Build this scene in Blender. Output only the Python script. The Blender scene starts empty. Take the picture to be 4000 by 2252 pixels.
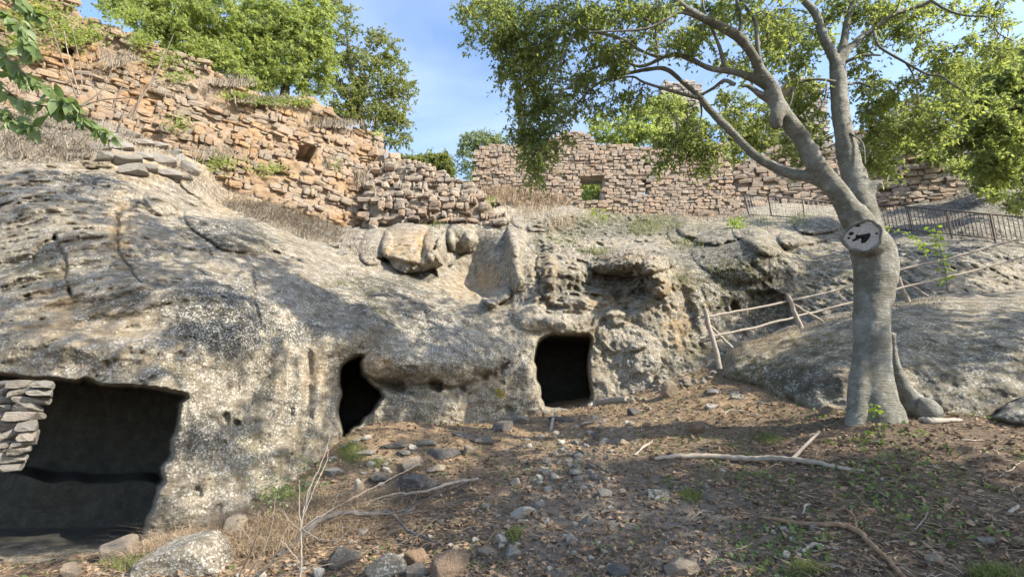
import bpy, bmesh, math, random
import numpy as np
from mathutils import Vector, Matrix
R = math.radians
rng = np.random.default_rng(7)
random.seed(7)
S = bpy.context.scene
COL = S.collection
# ---------------------------------------------------------------- camera, light, exposure
FPX = 1800.0; PITCH = R(15); CZ = 1.6
cam_d = bpy.data.cameras.new('camera'); cam = bpy.data.objects.new('camera', cam_d); COL.objects.link(cam)
cam_d.sensor_width = 36; cam_d.lens = 36 * FPX / 4000; cam_d.clip_start = 0.05; cam_d.clip_end = 600
cam.location = (0, 0, CZ); cam.rotation_euler = (R(90) + PITCH, 0, 0)
S.camera = cam
S.render.resolution_x, S.render.resolution_y = 1024, 576
SUN_TO = Vector((0.84, -0.44, 0.68)).normalized()      # direction from the place towards the sun
elev = math.asin(SUN_TO.z); az = math.atan2(SUN_TO.x, SUN_TO.y)
W = bpy.data.worlds.new('World'); S.world = W; W.use_nodes = True
nt = W.node_tree; bg = nt.nodes['Background']
sky = nt.nodes.new('ShaderNodeTexSky'); sky.sky_type = 'NISHITA'; sky.sun_disc = False
sky.sun_elevation = elev; sky.sun_rotation = az; sky.air_density = 1.0; sky.dust_density = 1.3; sky.ozone_density = 2.2
# thin high cloud veil over the clear sky
tc = nt.nodes.new('ShaderNodeTexCoord'); mp = nt.nodes.new('ShaderNodeMapping'); mp.inputs['Scale'].default_value = (1.0, 1.6, 2.6); mp.inputs['Rotation'].default_value = (0.3, 0.2, 0.5)
cn = nt.nodes.new('ShaderNodeTexNoise'); cn.inputs['Scale'].default_value = 1.7; cn.inputs['Detail'].default_value = 7; cn.inputs['Roughness'].default_value = 0.55; cn.inputs['Distortion'].default_value = 0.6
cr_ = nt.nodes.new('ShaderNodeValToRGB'); cr_.color_ramp.elements[0].position = 0.40; cr_.color_ramp.elements[0].color = (0.0, 0.0, 0.0, 1); cr_.color_ramp.elements[1].position = 0.75; cr_.color_ramp.elements[1].color = (0.26, 0.26, 0.26, 1)
mxs = nt.nodes.new('ShaderNodeMix'); mxs.data_type = 'RGBA'; mxs.inputs[7].default_value = (3.6, 4.0, 4.8, 1)
nt.links.new(tc.outputs['Generated'], mp.inputs[0]); nt.links.new(mp.outputs[0], cn.inputs[0]); nt.links.new(cn.outputs[0], cr_.inputs[0]); nt.links.new(cr_.outputs[0], mxs.inputs[0])
nt.links.new(sky.outputs[0], mxs.inputs[6]); nt.links.new(mxs.outputs[2], bg.inputs[0]); bg.inputs[1].default_value = 0.15
sl = bpy.data.lights.new('sun', 'SUN'); sl.energy = 3.8; sl.angle = R(0.6); sl.color = (1, 0.90, 0.74)
so = bpy.data.objects.new('sun', sl); COL.objects.link(so); so.rotation_euler = SUN_TO.to_track_quat('Z', 'Y').to_euler()
so.location = (20, -12, 25)
S.view_settings.view_transform = 'Standard'; S.view_settings.look = 'None'
S.view_settings.gamma = 1; S.view_settings.use_curve_mapping = False
S.view_settings.exposure = 1.5
S.cycles.max_bounces = 6; S.cycles.transparent_max_bounces = 4; S.cycles.diffuse_bounces = 4
# ---------------------------------------------------------------- maths helpers
cP, sP = math.cos(PITCH), math.sin(PITCH)
def ray(px, py):
    cx = (np.asarray(px, float) - 2000) / FPX; cy = (1126 - np.asarray(py, float)) / FPX
    den = cP - cy * sP
    return cx / den, (sP + cy * cP) / den
def at(px, py, d):
    rx, rz = ray(px, py); d = np.asarray(d, float)
    return np.stack(np.broadcast_arrays(rx * d, d, CZ + rz * d), -1)
def topx(P):
    P = np.asarray(P, float); x, y, z = P[..., 0], P[..., 1], P[..., 2] - CZ
    fw = np.maximum(y * cP + z * sP, 1e-3); up = -y * sP + z * cP
    return 2000 + FPX * x / fw, 1126 - FPX * up / fw
def hsh(i, j, k, s):
    n = (i.astype(np.int64) * 73856093) ^ (j.astype(np.int64) * 19349663) ^ (k.astype(np.int64) * 83492791) ^ (s * 2654435761)
    n = (n ^ (n >> 13)) * 1274126177 & 0x7fffffff
    n = (n ^ (n >> 15)) * 668265263 & 0x7fffffff
    return n / float(0x7fffffff)
def vnoise(P, s=0):
    f = np.floor(P); t = P - f; t = t * t * t * (t * (t * 6 - 15) + 10); i, j, k = (f[..., a].astype(np.int64) for a in range(3))
    r = 0
    for a in (0, 1):
        wa = t[..., 0] if a else 1 - t[..., 0]
        for b in (0, 1):
            wb = t[..., 1] if b else 1 - t[..., 1]
            for c in (0, 1):
                wc = t[..., 2] if c else 1 - t[..., 2]
                r = r + wa * wb * wc * hsh(i + a, j + b, k + c, s)
    return r * 2 - 1
def fbm(P, scale, octv=4, s=0, gain=0.5, ridge=False):
    P = np.asarray(P, float) / scale; r = 0; a = 1; tot = 0
    for o in range(octv):
        n = vnoise(P + o * 17.3, s + o)
        if ridge: n = 1 - 2 * np.abs(n)
        r = r + a * n; tot += a; a *= gain; P = P * 2.03
    return r / tot
def sstep(a, b, x):
    t = np.clip((x - a) / (b - a), 0, 1); return t * t * (3 - 2 * t)
def inside(px, py, poly):
    px = np.asarray(px, float); py = np.asarray(py, float); r = np.zeros(px.shape, bool); n = len(poly)
    for i in range(n):
        x0, y0 = poly[i]; x1, y1 = poly[(i + 1) % n]
        if y0 == y1: continue
        c = ((y0 > py) != (y1 > py)) & (px < (x1 - x0) * (py - y0) / (y1 - y0) + x0); r ^= c
    return r
def dist_line(px, py, pts, closed=False):
    best = np.full(np.shape(px), 1e9); n = len(pts)
    for i in range(n if closed else n - 1):
        ax, ay = pts[i]; bx, by = pts[(i + 1) % n]; dx, dy = bx - ax, by - ay
        t = np.clip(((px - ax) * dx + (py - ay) * dy) / (dx * dx + dy * dy + 1e-9), 0, 1)
        best = np.minimum(best, np.hypot(px - ax - t * dx, py - ay - t * dy))
    return best
class RBF:
    def __init__(s, X, v, scale=1.0, smooth=1e-3):
        s.X = np.asarray(X, float) / scale; s.sc = scale; v = np.asarray(v, float); n = len(v)
        K = s.k(s.X, s.X) + smooth * np.eye(n); Pm = np.c_[np.ones(n), s.X]
        A = np.block([[K, Pm], [Pm.T, np.zeros((3, 3))]]); s.w = np.linalg.solve(A, np.r_[v, 0, 0, 0])
    def k(s, A, B):
        r2 = ((A[:, None, :] - B[None]) ** 2).sum(-1); return 0.5 * r2 * np.log(r2 + 1e-12)
    def __call__(s, x, y):
        sh = np.shape(x); Q = np.stack([np.ravel(x), np.ravel(y)], -1) / s.sc; out = np.empty(len(Q))
        for a in range(0, len(Q), 20000):
            q = Q[a:a + 20000]; out[a:a + 20000] = s.k(q, s.X) @ s.w[:-3] + s.w[-3] + q @ s.w[-2:]
        return out.reshape(sh)
# ---------------------------------------------------------------- mesh helpers
def make_mesh(name, V, faces, mat=None, smooth=True, attrs=None):
    """faces: list of int arrays (n,3) or (n,4)"""
    me = bpy.data.meshes.new(name); V = np.asarray(V, np.float32)
    faces = [np.asarray(f, np.int32) for f in faces if len(f)]
    tot = sum(f.shape[0] for f in faces); loops = np.concatenate([f.ravel() for f in faces]) if faces else np.zeros(0, np.int32)
    sizes = np.concatenate([np.full(f.shape[0], f.shape[1], np.int32) for f in faces]) if faces else np.zeros(0, np.int32)
    me.vertices.add(len(V)); me.vertices.foreach_set('co', V.ravel())
    me.loops.add(len(loops)); me.loops.foreach_set('vertex_index', loops)
    me.polygons.add(tot); st = np.concatenate([[0], np.cumsum(sizes)[:-1]]).astype(np.int32)
    me.polygons.foreach_set('loop_start', st); me.polygons.foreach_set('loop_total', sizes)
    sm = np.full(tot, bool(smooth)) if np.isscalar(smooth) else np.asarray(smooth, bool)
    me.polygons.foreach_set('use_smooth', sm)
    if attrs:
        for k, a in attrs.items():
            at_ = me.attributes.new(k, 'FLOAT', 'POINT'); at_.data.foreach_set('value', np.asarray(a, np.float32).ravel())
    me.update(calc_edges=True); me.validate()
    if mat: me.materials.append(mat)
    return me
def link(name, me, parent=None, loc=None):
    o = bpy.data.objects.new(name, me); COL.objects.link(o)
    if parent is not None: o.parent = parent
    if loc is not None: o.location = loc
    return o
def obj(name, V, faces, mat, parent=None, smooth=True, attrs=None):
    """V in world space; stored relative to the parent's base"""
    V = np.asarray(V, float)
    if parent is not None: V = V - np.array(parent.location)
    return link(name, make_mesh(name, V, faces, mat, smooth, attrs), parent)
def tag(o, label=None, cat=None, group=None, kind=None):
    if label: o['label'] = label
    if cat: o['category'] = cat
    if group: o['group'] = group
    if kind: o['kind'] = kind
    return o
def thing(name, label, cat, loc=(0, 0, 0), group=None):
    o = bpy.data.objects.new(name, None); COL.objects.link(o); o.location = [float(v) for v in loc]; o.empty_display_size = 0.1
    return tag(o, label, cat, group)
class Acc:
    def __init__(s): s.V = []; s.F3 = []; s.F4 = []; s.n = 0; s.A = []
    def add(s, V, F):
        V = np.asarray(V, float); F = np.asarray(F, int)
        s.V.append(V); (s.F4 if F.shape[1] == 4 else s.F3).append(F + s.n); s.n += len(V)
    def faces(s):
        return [np.concatenate(x) for x in (s.F3, s.F4) if x]
    def verts(s): return np.concatenate(s.V)
    def tube(s, pts, rad, sides=6, jit=0.0, cap=True):
        pts = np.asarray(pts, float); rad = np.broadcast_to(np.asarray(rad, float), (len(pts),)); n = len(pts)
        T = np.gradient(pts, axis=0); T /= np.linalg.norm(T, axis=1)[:, None] + 1e-9
        ref = np.array([0.31, 0.17, 0.93]) if abs(T[0, 2]) < 0.9 else np.array([1.0, 0.1, 0.0])
        Aa = np.cross(T, ref); Aa /= np.linalg.norm(Aa, axis=1)[:, None] + 1e-9; Bb = np.cross(T, Aa)
        th = np.arange(sides) * 2 * math.pi / sides
        r = rad[:, None, None] * (1 + jit * rng.uniform(-1, 1, (n, sides, 1)))
        V = pts[:, None, :] + r * (np.cos(th)[None, :, None] * Aa[:, None] + np.sin(th)[None, :, None] * Bb[:, None])
        i = np.arange(n - 1)[:, None] * sides; j = np.arange(sides)[None]; k = (j + 1) % sides
        F = np.stack([i + j, i + k, i + sides + k, i + sides + j], -1).reshape(-1, 4)
        s.add(V.reshape(-1, 3), F)
        if cap:
            for e, c in ((0, pts[0]), (n - 1, pts[-1])):
                ring = V[e]; s.add(np.vstack([ring, c]), [(a, (a + 1) % sides, sides) for a in range(sides)])
    def obj(s, name, mat, parent=None, smooth=True, attrs=None):
        return obj(name, s.verts(), s.faces(), mat, parent, smooth, attrs)
def spline(pts, n=6):
    P = np.asarray(pts, float)
    if len(P) < 3: return np.array([P[0] + (P[-1] - P[0]) * t for t in np.linspace(0, 1, n + 1)])
    Q = np.vstack([2 * P[0] - P[1], P, 2 * P[-1] - P[-2]]); out = []
    for i in range(1, len(Q) - 2):
        for t in np.linspace(0, 1, n, endpoint=False):
            a, b, c, d = Q[i - 1], Q[i], Q[i + 1], Q[i + 2]
            out.append(0.5 * (2 * b + (c - a) * t + (2 * a - 5 * b + 4 * c - d) * t * t + (3 * b - 3 * c + d - a) * t ** 3))
    out.append(Q[-2]); return np.array(out)
# ---------------------------------------------------------------- materials
class NT:
    def __init__(s, name):
        s.m = bpy.data.materials.new(name); s.m.use_nodes = True; s.t = s.m.node_tree; s.b = s.t.nodes['Principled BSDF']
        s.out = s.t.nodes['Material Output']; s.b.inputs['Specular IOR Level'].default_value = 0.25
        s.b.inputs['Roughness'].default_value = 0.9
        s.co = s.n('ShaderNodeTexCoord').outputs['Object']; s.geo = s.n('ShaderNodeNewGeometry')
        s.pos = s.geo.outputs['Position']
    def n(s, t, **k):
        x = s.t.nodes.new(t)
        for a, v in k.items(): setattr(x, a, v)
        return x
    def l(s, a, b): s.t.links.new(a, b)
    def noise(s, scale, detail=4, rough=0.6, vec=None, dist=0.0, out='Fac'):
        x = s.n('ShaderNodeTexNoise'); x.inputs['Scale'].default_value = scale; x.inputs['Detail'].default_value = detail
        x.inputs['Roughness'].default_value = rough; x.inputs['Distortion'].default_value = dist
        s.l(vec if vec is not None else s.pos, x.inputs['Vector']); return x.outputs[out]
    def voro(s, scale, feature='F1', vec=None, out='Distance', rnd=1.0):
        x = s.n('ShaderNodeTexVoronoi', feature=feature); x.inputs['Scale'].default_value = scale
        if 'Randomness' in x.inputs: x.inputs['Randomness'].default_value = rnd
        s.l(vec if vec is not None else s.pos, x.inputs['Vector']); return x.outputs[out]
    def map(s, rot=(0, 0, 0), scale=(1, 1, 1), vec=None):
        x = s.n('ShaderNodeMapping'); x.inputs['Rotation'].default_value = rot; x.inputs['Scale'].default_value = scale
        s.l(vec if vec is not None else s.pos, x.inputs['Vector']); return x.outputs[0]
    def ramp(s, f, stops, interp='LINEAR'):
        x = s.n('ShaderNodeValToRGB'); cr = x.color_ramp; cr.interpolation = interp
        while len(cr.elements) < len(stops): cr.elements.new(0.5)
        for e, (p, c) in zip(cr.elements, stops):
            e.position = p; e.color = (c, c, c, 1) if np.isscalar(c) else (*c, 1)
        s.l(f, x.inputs[0]); return x.outputs[0]
    def mix(s, f, a, b, mode='MIX'):
        x = s.n('ShaderNodeMix', data_type='RGBA', blend_type=mode)
        for v, i in ((f, 0), (a, 6), (b, 7)):
            if isinstance(v, bpy.types.NodeSocket): s.l(v, x.inputs[i])
            elif i == 0: x.inputs[0].default_value = v
            else: x.inputs[i].default_value = (*v, 1)
        return x.outputs[2]
    def math(s, op, a, b=0.0, clamp=False):
        x = s.n('ShaderNodeMath', operation=op, use_clamp=clamp)
        for i, v in enumerate((a, b)):
            if isinstance(v, bpy.types.NodeSocket): s.l(v, x.inputs[i])
            else: x.inputs[i].default_value = v
        return x.outputs[0]
    def attr(s, name):
        x = s.n('ShaderNodeAttribute', attribute_name=name); return x.outputs['Fac']
    def bump(s, h, strength=0.5, dist=0.02):
        x = s.n('ShaderNodeBump'); x.inputs['Strength'].default_value = strength; x.inputs['Distance'].default_value = dist
        s.l(h, x.inputs['Height']); s.l(x.outputs[0], s.b.inputs['Normal']); return x
    def color(s, c):
        if isinstance(c, bpy.types.NodeSocket): s.l(c, s.b.inputs['Base Color'])
        else: s.b.inputs['Base Color'].default_value = (*c, 1)
        return s.m
    def rnd(s):
        isl = s.geo.outputs['Random Per Island']; oi = s.n('ShaderNodeObjectInfo').outputs['Random']
        return s.math('FRACT', s.math('ADD', isl, oi))
def rock_material():
    t = NT('tufa_rock')
    strata = t.map(rot=(0.15, 0.42, 0.2), scale=(0.6, 0.8, 4.0))
    n1 = t.noise(0.9, 5, 0.6); n2 = t.noise(5, 6, 0.7); n3 = t.noise(22, 6, 0.75); ns = t.noise(2.2, 6, 0.7, vec=strata)
    base = t.mix(t.ramp(n1, [(0.38, 0.0), (0.62, 1.0)]), (0.185, 0.175, 0.15), (0.26, 0.23, 0.175))
    base = t.mix(t.math('MULTIPLY', t.ramp(n2, [(0.42, 0.0), (0.66, 1.0)]), 0.5), base, (0.37, 0.335, 0.265))
    base = t.mix(t.math('MULTIPLY', t.ramp(ns, [(0.48, 0.0), (0.58, 1.0)]), 0.6), base, (0.11, 0.102, 0.086))
    wm = t.math('MULTIPLY', t.attr('warm'), t.ramp(t.noise(3, 5, 0.6), [(0.3, 0.3), (0.6, 1.0)]))
    base = t.mix(wm, base, (0.46, 0.30, 0.13))
    # dark weathering crust
    dk = t.math('ADD', t.noise(3.4, 8, 0.78, dist=0.5), t.math('MULTIPLY', t.math('SUBTRACT', t.attr('dark'), 0.5), 0.30))
    dk = t.math('MULTIPLY', t.ramp(dk, [(0.475, 0.0), (0.545, 1.0)]), t.math('ADD', 0.45, t.math('MULTIPLY', t.attr('dark'), 0.5), True))
    base = t.mix(dk, base, t.mix(n2, (0.04, 0.04, 0.036), (0.095, 0.092, 0.08)))
    mo = t.math('MULTIPLY', t.attr('moss'), t.ramp(t.noise(6, 6, 0.7), [(0.40, 0.0), (0.58, 1.0)]))
    base = t.mix(t.math('MULTIPLY', mo, 0.9), base, (0.095, 0.085, 0.022))
    # lichen spots
    vs = t.voro(24, vec=t.map(scale=(1, 1, 1.2))); lm = t.noise(5, 6, 0.75); th = t.math('MULTIPLY', t.math('SUBTRACT', 1.0, t.attr('lichen')), 0.115)
    lmm = t.math('SUBTRACT', lm, th)
    li = t.math('MULTIPLY', t.ramp(vs, [(0.0, 1.0), (0.30, 0.9), (0.38, 0.0)]), t.ramp(lmm, [(0.41, 0.0), (0.48, 1.0)]))
    v2 = t.noise(30, 6, 0.85); li2 = t.ramp(v2, [(0.53, 0.0), (0.58, 1.0)])
    li = t.math('MAXIMUM', li, t.math('MULTIPLY', li2, t.ramp(lmm, [(0.34, 0.0), (0.46, 1.0)])), True)
    base = t.mix(t.math('MULTIPLY', li, 0.92), base, (0.56, 0.55, 0.505))
    sp = t.ramp(n3, [(0.34, 1.0), (0.43, 0.0)]); base = t.mix(t.math('MULTIPLY', sp, 0.8), base, (0.035, 0.032, 0.026))
    # chamber interiors go near black: cave shade put into the rock colour
    base = t.mix(t.attr('cave_shade'), base, t.mix(n2, (0.013, 0.0135, 0.011), (0.055, 0.056, 0.046)))
    h = t.math('ADD', t.math('MULTIPLY', n2, 0.9), t.math('MULTIPLY', n3, 0.7))
    h = t.math('ADD', h, t.math('MULTIPLY', ns, 0.8))
    h = t.math('ADD', h, t.math('MULTIPLY', t.noise(75, 3, 0.7), 0.2))
    t.bump(h, 1.0, 0.065)
    return t.color(base)
def stone_material(name, cols, grey=0.5, scale=9):
    t = NT(name); r = t.rnd()
    k = len(cols) - 1
    c = t.ramp(r, [(i / k, v) for i, v in enumerate(cols)])
    n = t.noise(scale, 6, 0.75); n2 = t.noise(scale * 4, 5, 0.8); big = t.noise(0.8, 3, 0.6)
    c = t.mix(t.math('MULTIPLY', t.ramp(n, [(0.38, 0.0), (0.72, 1.0)]), 0.4), c, (0.40, 0.33, 0.24))
    c = t.mix(t.math('MULTIPLY', t.ramp(big, [(0.4, 0.0), (0.62, 1.0)]), grey), c, (0.31, 0.285, 0.25))
    c = t.mix(t.math('MULTIPLY', t.ramp(n2, [(0.30, 1.0), (0.45, 0.0)]), 0.7), c, (0.09, 0.075, 0.06))
    c = t.mix(t.math('MULTIPLY', t.ramp(t.noise(scale * 2.4, 4, 0.7), [(0.6, 0.0), (0.68, 1.0)]), 0.5), c, (0.60, 0.58, 0.53))
    h = t.math('ADD', n, t.math('MULTIPLY', n2, 0.6)); t.bump(h, 0.9, 0.06)
    return t.color(c)
def simple(name, c1, c2, scale=8, bump=0.4, dist=0.02, rough=0.9, rnd=0.0, c3=None):
    t = NT(name); n = t.noise(scale, 5, 0.7); c = t.mix(t.ramp(n, [(0.3, 0.0), (0.7, 1.0)]), c1, c2)
    if rnd: c = t.mix(t.math('MULTIPLY', t.rnd(), rnd), c, c3 or c2)
    t.b.inputs['Roughness'].default_value = rough
    if bump: t.bump(n, bump, dist)
    return t.color(c)
def leaf_material(name, cols, trans=0.5, gloss=0.3):
    t = NT(name); r = t.geo.outputs['Random Per Island']; k = len(cols) - 1
    c = t.ramp(r, [(i / k, v) for i, v in enumerate(cols)])
    big = t.noise(1.1, 2); c = t.mix(t.math('MULTIPLY', t.ramp(big, [(0.38, 0.0), (0.65, 1.0)]), 0.45), c, cols[-1])
    t.color(c); t.b.inputs['Roughness'].default_value = 0.5; t.b.inputs['Specular IOR Level'].default_value = gloss
    tr = t.n('ShaderNodeBsdfTranslucent'); mx = t.n('ShaderNodeMixShader'); mx.inputs[0].default_value = trans
    c2 = t.mix(1.0, c, (1.4, 1.35, 0.8), 'MULTIPLY'); t.l(c2, tr.inputs[0])
    t.l(t.b.outputs[0], mx.inputs[1]); t.l(tr.outputs[0], mx.inputs[2]); t.l(mx.outputs[0], t.out.inputs[0])
    return t.m
def bark_material(name, a, b, ring=True):
    t = NT(name); n = t.noise(3, 6, 0.7); n2 = t.noise(14, 6, 0.7); rg = t.noise(5, 4, 0.6, vec=t.map(scale=(1.5, 1.5, 16)))
    c = t.mix(t.ramp(n, [(0.35, 0.0), (0.65, 1.0)]), a, b)
    c = t.mix(t.math('MULTIPLY', t.ramp(n2, [(0.55, 0.0), (0.66, 1.0)]), 0.5), c, (0.42, 0.43, 0.39))
    c = t.mix(t.math('MULTIPLY', t.ramp(t.noise(1.9, 6, 0.75), [(0.48, 0.0), (0.60, 1.0)]), 0.75), c, (0.095, 0.09, 0.06))
    c = t.mix(t.math('MULTIPLY', t.ramp(rg, [(0.32, 1.0), (0.45, 0.0)]), 0.5), c, (0.09, 0.08, 0.065))
    h = t.math('ADD', t.math('MULTIPLY', rg, 0.5 if ring else 0.2), t.math('MULTIPLY', n2, 0.6)); t.bump(h, 1.0, 0.045)
    t.b.inputs['Roughness'].default_value = 0.7
    return t.color(c)
def ground_material():
    t = NT('dirt_and_litter'); n1 = t.noise(0.8, 4, 0.6); n2 = t.noise(7, 6, 0.75); n3 = t.noise(40, 6, 0.8); n4 = t.noise(110, 3, 0.8)
    c = t.mix(t.ramp(n2, [(0.35, 0.0), (0.65, 1.0)]), (0.11, 0.08, 0.056), (0.23, 0.17, 0.122))
    c = t.mix(t.math('MULTIPLY', t.attr('path'), t.ramp(n1, [(0.3, 0.4), (0.6, 1.0)])), c, (0.28, 0.245, 0.205))
    c = t.mix(t.math('MULTIPLY', t.attr('straw'), t.ramp(n2, [(0.35, 0.3), (0.6, 1.0)])), c, (0.40, 0.285, 0.175))  # dry straw tint, lightened further to paint in the sunny strip
    c = t.mix(t.math('MULTIPLY', t.ramp(n3, [(0.58, 0.0), (0.66, 1.0)]), 0.6), c, (0.33, 0.28, 0.22))
    c = t.mix(t.math('MULTIPLY', t.ramp(n3, [(0.36, 1.0), (0.44, 0.0)]), 0.7), c, (0.03, 0.022, 0.016))
    c = t.mix(t.math('MULTIPLY', t.ramp(n4, [(0.6, 0.0), (0.7, 1.0)]), 0.4), c, (0.38, 0.35, 0.30))
    h = t.math('ADD', n2, t.math('ADD', t.math('MULTIPLY', n3, 0.8), t.math('MULTIPLY', n4, 0.4))); t.bump(h, 1.0, 0.05)
    return t.color(c)
M = {}
M['rock'] = rock_material()
M['stone_warm'] = stone_material('ruin_stone_warm', [(0.20, 0.145, 0.10), (0.36, 0.205, 0.095), (0.26, 0.19, 0.125), (0.42, 0.25, 0.11), (0.22, 0.185, 0.15), (0.34, 0.235, 0.145)], 0.5)
M['stone_ruin'] = stone_material('ruin_stone', [(0.24, 0.185, 0.145), (0.37, 0.25, 0.17), (0.30, 0.235, 0.18), (0.40, 0.30, 0.21), (0.27, 0.235, 0.20)], 0.30)
M['stone_rubble'] = stone_material('rubble_stone', [(0.20, 0.16, 0.13), (0.36, 0.25, 0.17), (0.28, 0.235, 0.19), (0.40, 0.32, 0.24), (0.25, 0.23, 0.21)], 0.35)
M['stone_grey'] = stone_material('grey_dry_stone', [(0.22, 0.22, 0.21), (0.33, 0.32, 0.30), (0.27, 0.26, 0.24), (0.38, 0.34, 0.30)], 0.3, 14)
M['mortar_warm'] = stone_material('mortar_warm', [(0.33, 0.21, 0.11), (0.30, 0.20, 0.115)], 0.45)
M['mortar'] = stone_material('mortar', [(0.36, 0.32, 0.27), (0.38, 0.34, 0.29)], 0.2)
M['mortar_dark'] = stone_material('earth_core', [(0.21, 0.165, 0.12), (0.25, 0.20, 0.15)], 0.3)
M['ground'] = ground_material()
M['bark'] = bark_material('smooth_grey_bark', (0.135, 0.13, 0.11), (0.245, 0.245, 0.22))
M['bark_dark'] = bark_material('dark_bark', (0.08, 0.07, 0.055), (0.14, 0.12, 0.10), False)
M['leaf_main'] = leaf_material('tree_leaves', [(0.12, 0.165, 0.07), (0.18, 0.235, 0.095), (0.14, 0.19, 0.085), (0.23, 0.28, 0.105), (0.31, 0.36, 0.13)], 0.6)
M['leaf_bright'] = leaf_material('bright_leaves', [(0.17, 0.235, 0.08), (0.26, 0.33, 0.11), (0.21, 0.275, 0.09), (0.35, 0.40, 0.16)], 0.58)
M['leaf_sparse'] = leaf_material('olive_leaves', [(0.12, 0.17, 0.05), (0.19, 0.24, 0.08), (0.28, 0.26, 0.09), (0.15, 0.20, 0.07)], 0.45)
M['leaf_blue'] = leaf_material('grey_green_leaves', [(0.17, 0.23, 0.13), (0.22, 0.28, 0.16), (0.26, 0.32, 0.17)], 0.4)
M['leaf_near'] = leaf_material('broad_leaves', [(0.09, 0.15, 0.05), (0.16, 0.23, 0.08), (0.12, 0.18, 0.06), (0.24, 0.31, 0.14)], 0.45, 0.6)
M['leaf_mustard'] = leaf_material('mustard_leaves', [(0.30, 0.24, 0.02), (0.38, 0.31, 0.03)], 0.3)
M['leaf_yellow'] = leaf_material('fresh_yellow_leaves', [(0.22, 0.32, 0.03), (0.28, 0.38, 0.05), (0.18, 0.30, 0.03)], 0.5)
M['grass_green'] = leaf_material('green_blades', [(0.09, 0.13, 0.04), (0.15, 0.19, 0.06), (0.24, 0.25, 0.11)], 0.4)
M['weed'] = leaf_material('ground_weed_leaves', [(0.08, 0.13, 0.04), (0.13, 0.19, 0.06), (0.18, 0.24, 0.10)], 0.4)
M['straw'] = simple('dry_straw', (0.24, 0.18, 0.115), (0.50, 0.40, 0.27), 3, 0, rnd=0.7, c3=(0.16, 0.105, 0.07))
M['grass_dry'] = simple('dry_grey_grass', (0.24, 0.21, 0.17), (0.40, 0.35, 0.28), 2, 0, rnd=0.6, c3=(0.16, 0.14, 0.115))
M['twig'] = simple('dead_twig', (0.15, 0.12, 0.095), (0.30, 0.26, 0.21), 5, 0.3, 0.01, rnd=0.6, c3=(0.07, 0.05, 0.04))
M['twig_pale'] = simple('pale_bare_stem', (0.24, 0.21, 0.18), (0.34, 0.30, 0.26), 8, 0.3, 0.005)
M['dead_leaf'] = simple('dead_leaves', (0.19, 0.125, 0.08), (0.38, 0.28, 0.19), 3, 0, rnd=0.8, c3=(0.07, 0.045, 0.03))
M['wood'] = simple('weathered_wood', (0.23, 0.20, 0.17), (0.38, 0.34, 0.29), 12, 0.5, 0.01)
M['branch_pale'] = simple('bleached_branch', (0.24, 0.20, 0.16), (0.38, 0.33, 0.27), 14, 0.6, 0.01)
M['branch_brown'] = simple('brown_branch', (0.16, 0.10, 0.06), (0.30, 0.20, 0.13), 14, 0.6, 0.01)
M['branch_dark'] = simple('dark_branch', (0.06, 0.055, 0.055), (0.13, 0.12, 0.115), 14, 0.6, 0.01)
M['cut_wood'] = simple('cut_wood_face', (0.27, 0.235, 0.205), (0.46, 0.42, 0.375), 30, 0.6, 0.01)
M['black_rot'] = simple('rotten_hollow', (0.01, 0.01, 0.008), (0.02, 0.018, 0.015), 9, 0)
M['red'] = simple('red_paint', (0.35, 0.05, 0.04), (0.42, 0.08, 0.06), 30, 0.2)
M['steel'] = simple('galvanised_bar', (0.36, 0.33, 0.29), (0.46, 0.43, 0.38), 8, 0, rough=0.5)
M['steel_dark'] = simple('dark_iron', (0.085, 0.068, 0.055), (0.14, 0.11, 0.09), 8, 0, rough=0.55)
M['rock_white'] = stone_material('pale_limestone', [(0.42, 0.40, 0.36), (0.55, 0.52, 0.46), (0.48, 0.44, 0.37)], 0.15, 14)
M['rock_dark'] = stone_material('dark_lava_stone', [(0.055, 0.06, 0.07), (0.10, 0.10, 0.108), (0.075, 0.078, 0.08)], 0.05, 14)
M['rock_brown'] = stone_material('brown_tufa_rock', [(0.20, 0.12, 0.07), (0.27, 0.17, 0.10), (0.23, 0.16, 0.11)], 0.15, 14)
M['rock_tan'] = stone_material('tan_rock', [(0.30, 0.24, 0.175), (0.38, 0.31, 0.23), (0.33, 0.28, 0.22)], 0.25, 14)
M['rock_grey'] = stone_material('grey_rock', [(0.20, 0.195, 0.18), (0.29, 0.28, 0.26), (0.24, 0.225, 0.20)], 0.2, 14)
M['tinsel'] = simple('crumpled_foil', (0.5, 0.55, 0.7), (0.8, 0.85, 0.95), 60, 0.3, rough=0.3)
# ---------------------------------------------------------------- ground surface z = g(x, y)
GP = [(2000, 2252, 4.4), (4000, 2252, 3.4), (3000, 2252, 3.9), (1000, 2252, 5.0), (0, 2252, 5.4), (600, 2110, 6.2), (0, 2200, 5.8),
      (2000, 1900, 6.2), (3300, 1900, 4.9), (1300, 1900, 6.8), (1000, 2000, 6.5), (1330, 1730, 9.0), (2000, 1740, 8.0), (1700, 1660, 9.4),
      (2200, 1605, 11.2), (2500, 1530, 10.6), (2800, 1445, 9.8), (3000, 1545, 8.0), (3300, 1615, 6.9), (3600, 1650, 6.2), (3440, 1645, 6.2), (3430, 1700, 5.7), (3200, 1640, 6.7), (4000, 1655, 6.0),
      (4400, 1660, 6.0), (-400, 2250, 5.8), (2600, 1700, 7.4), (3000, 1750, 6.2), (4000, 1900, 4.6), (1500, 2080, 5.8), (2500, 2050, 5.0)]
gx, gy, gz = [], [], []
for a, b, d in GP:
    p = at(a, b, d); gx.append(p[0]); gy.append(p[1]); gz.append(p[2])
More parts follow.
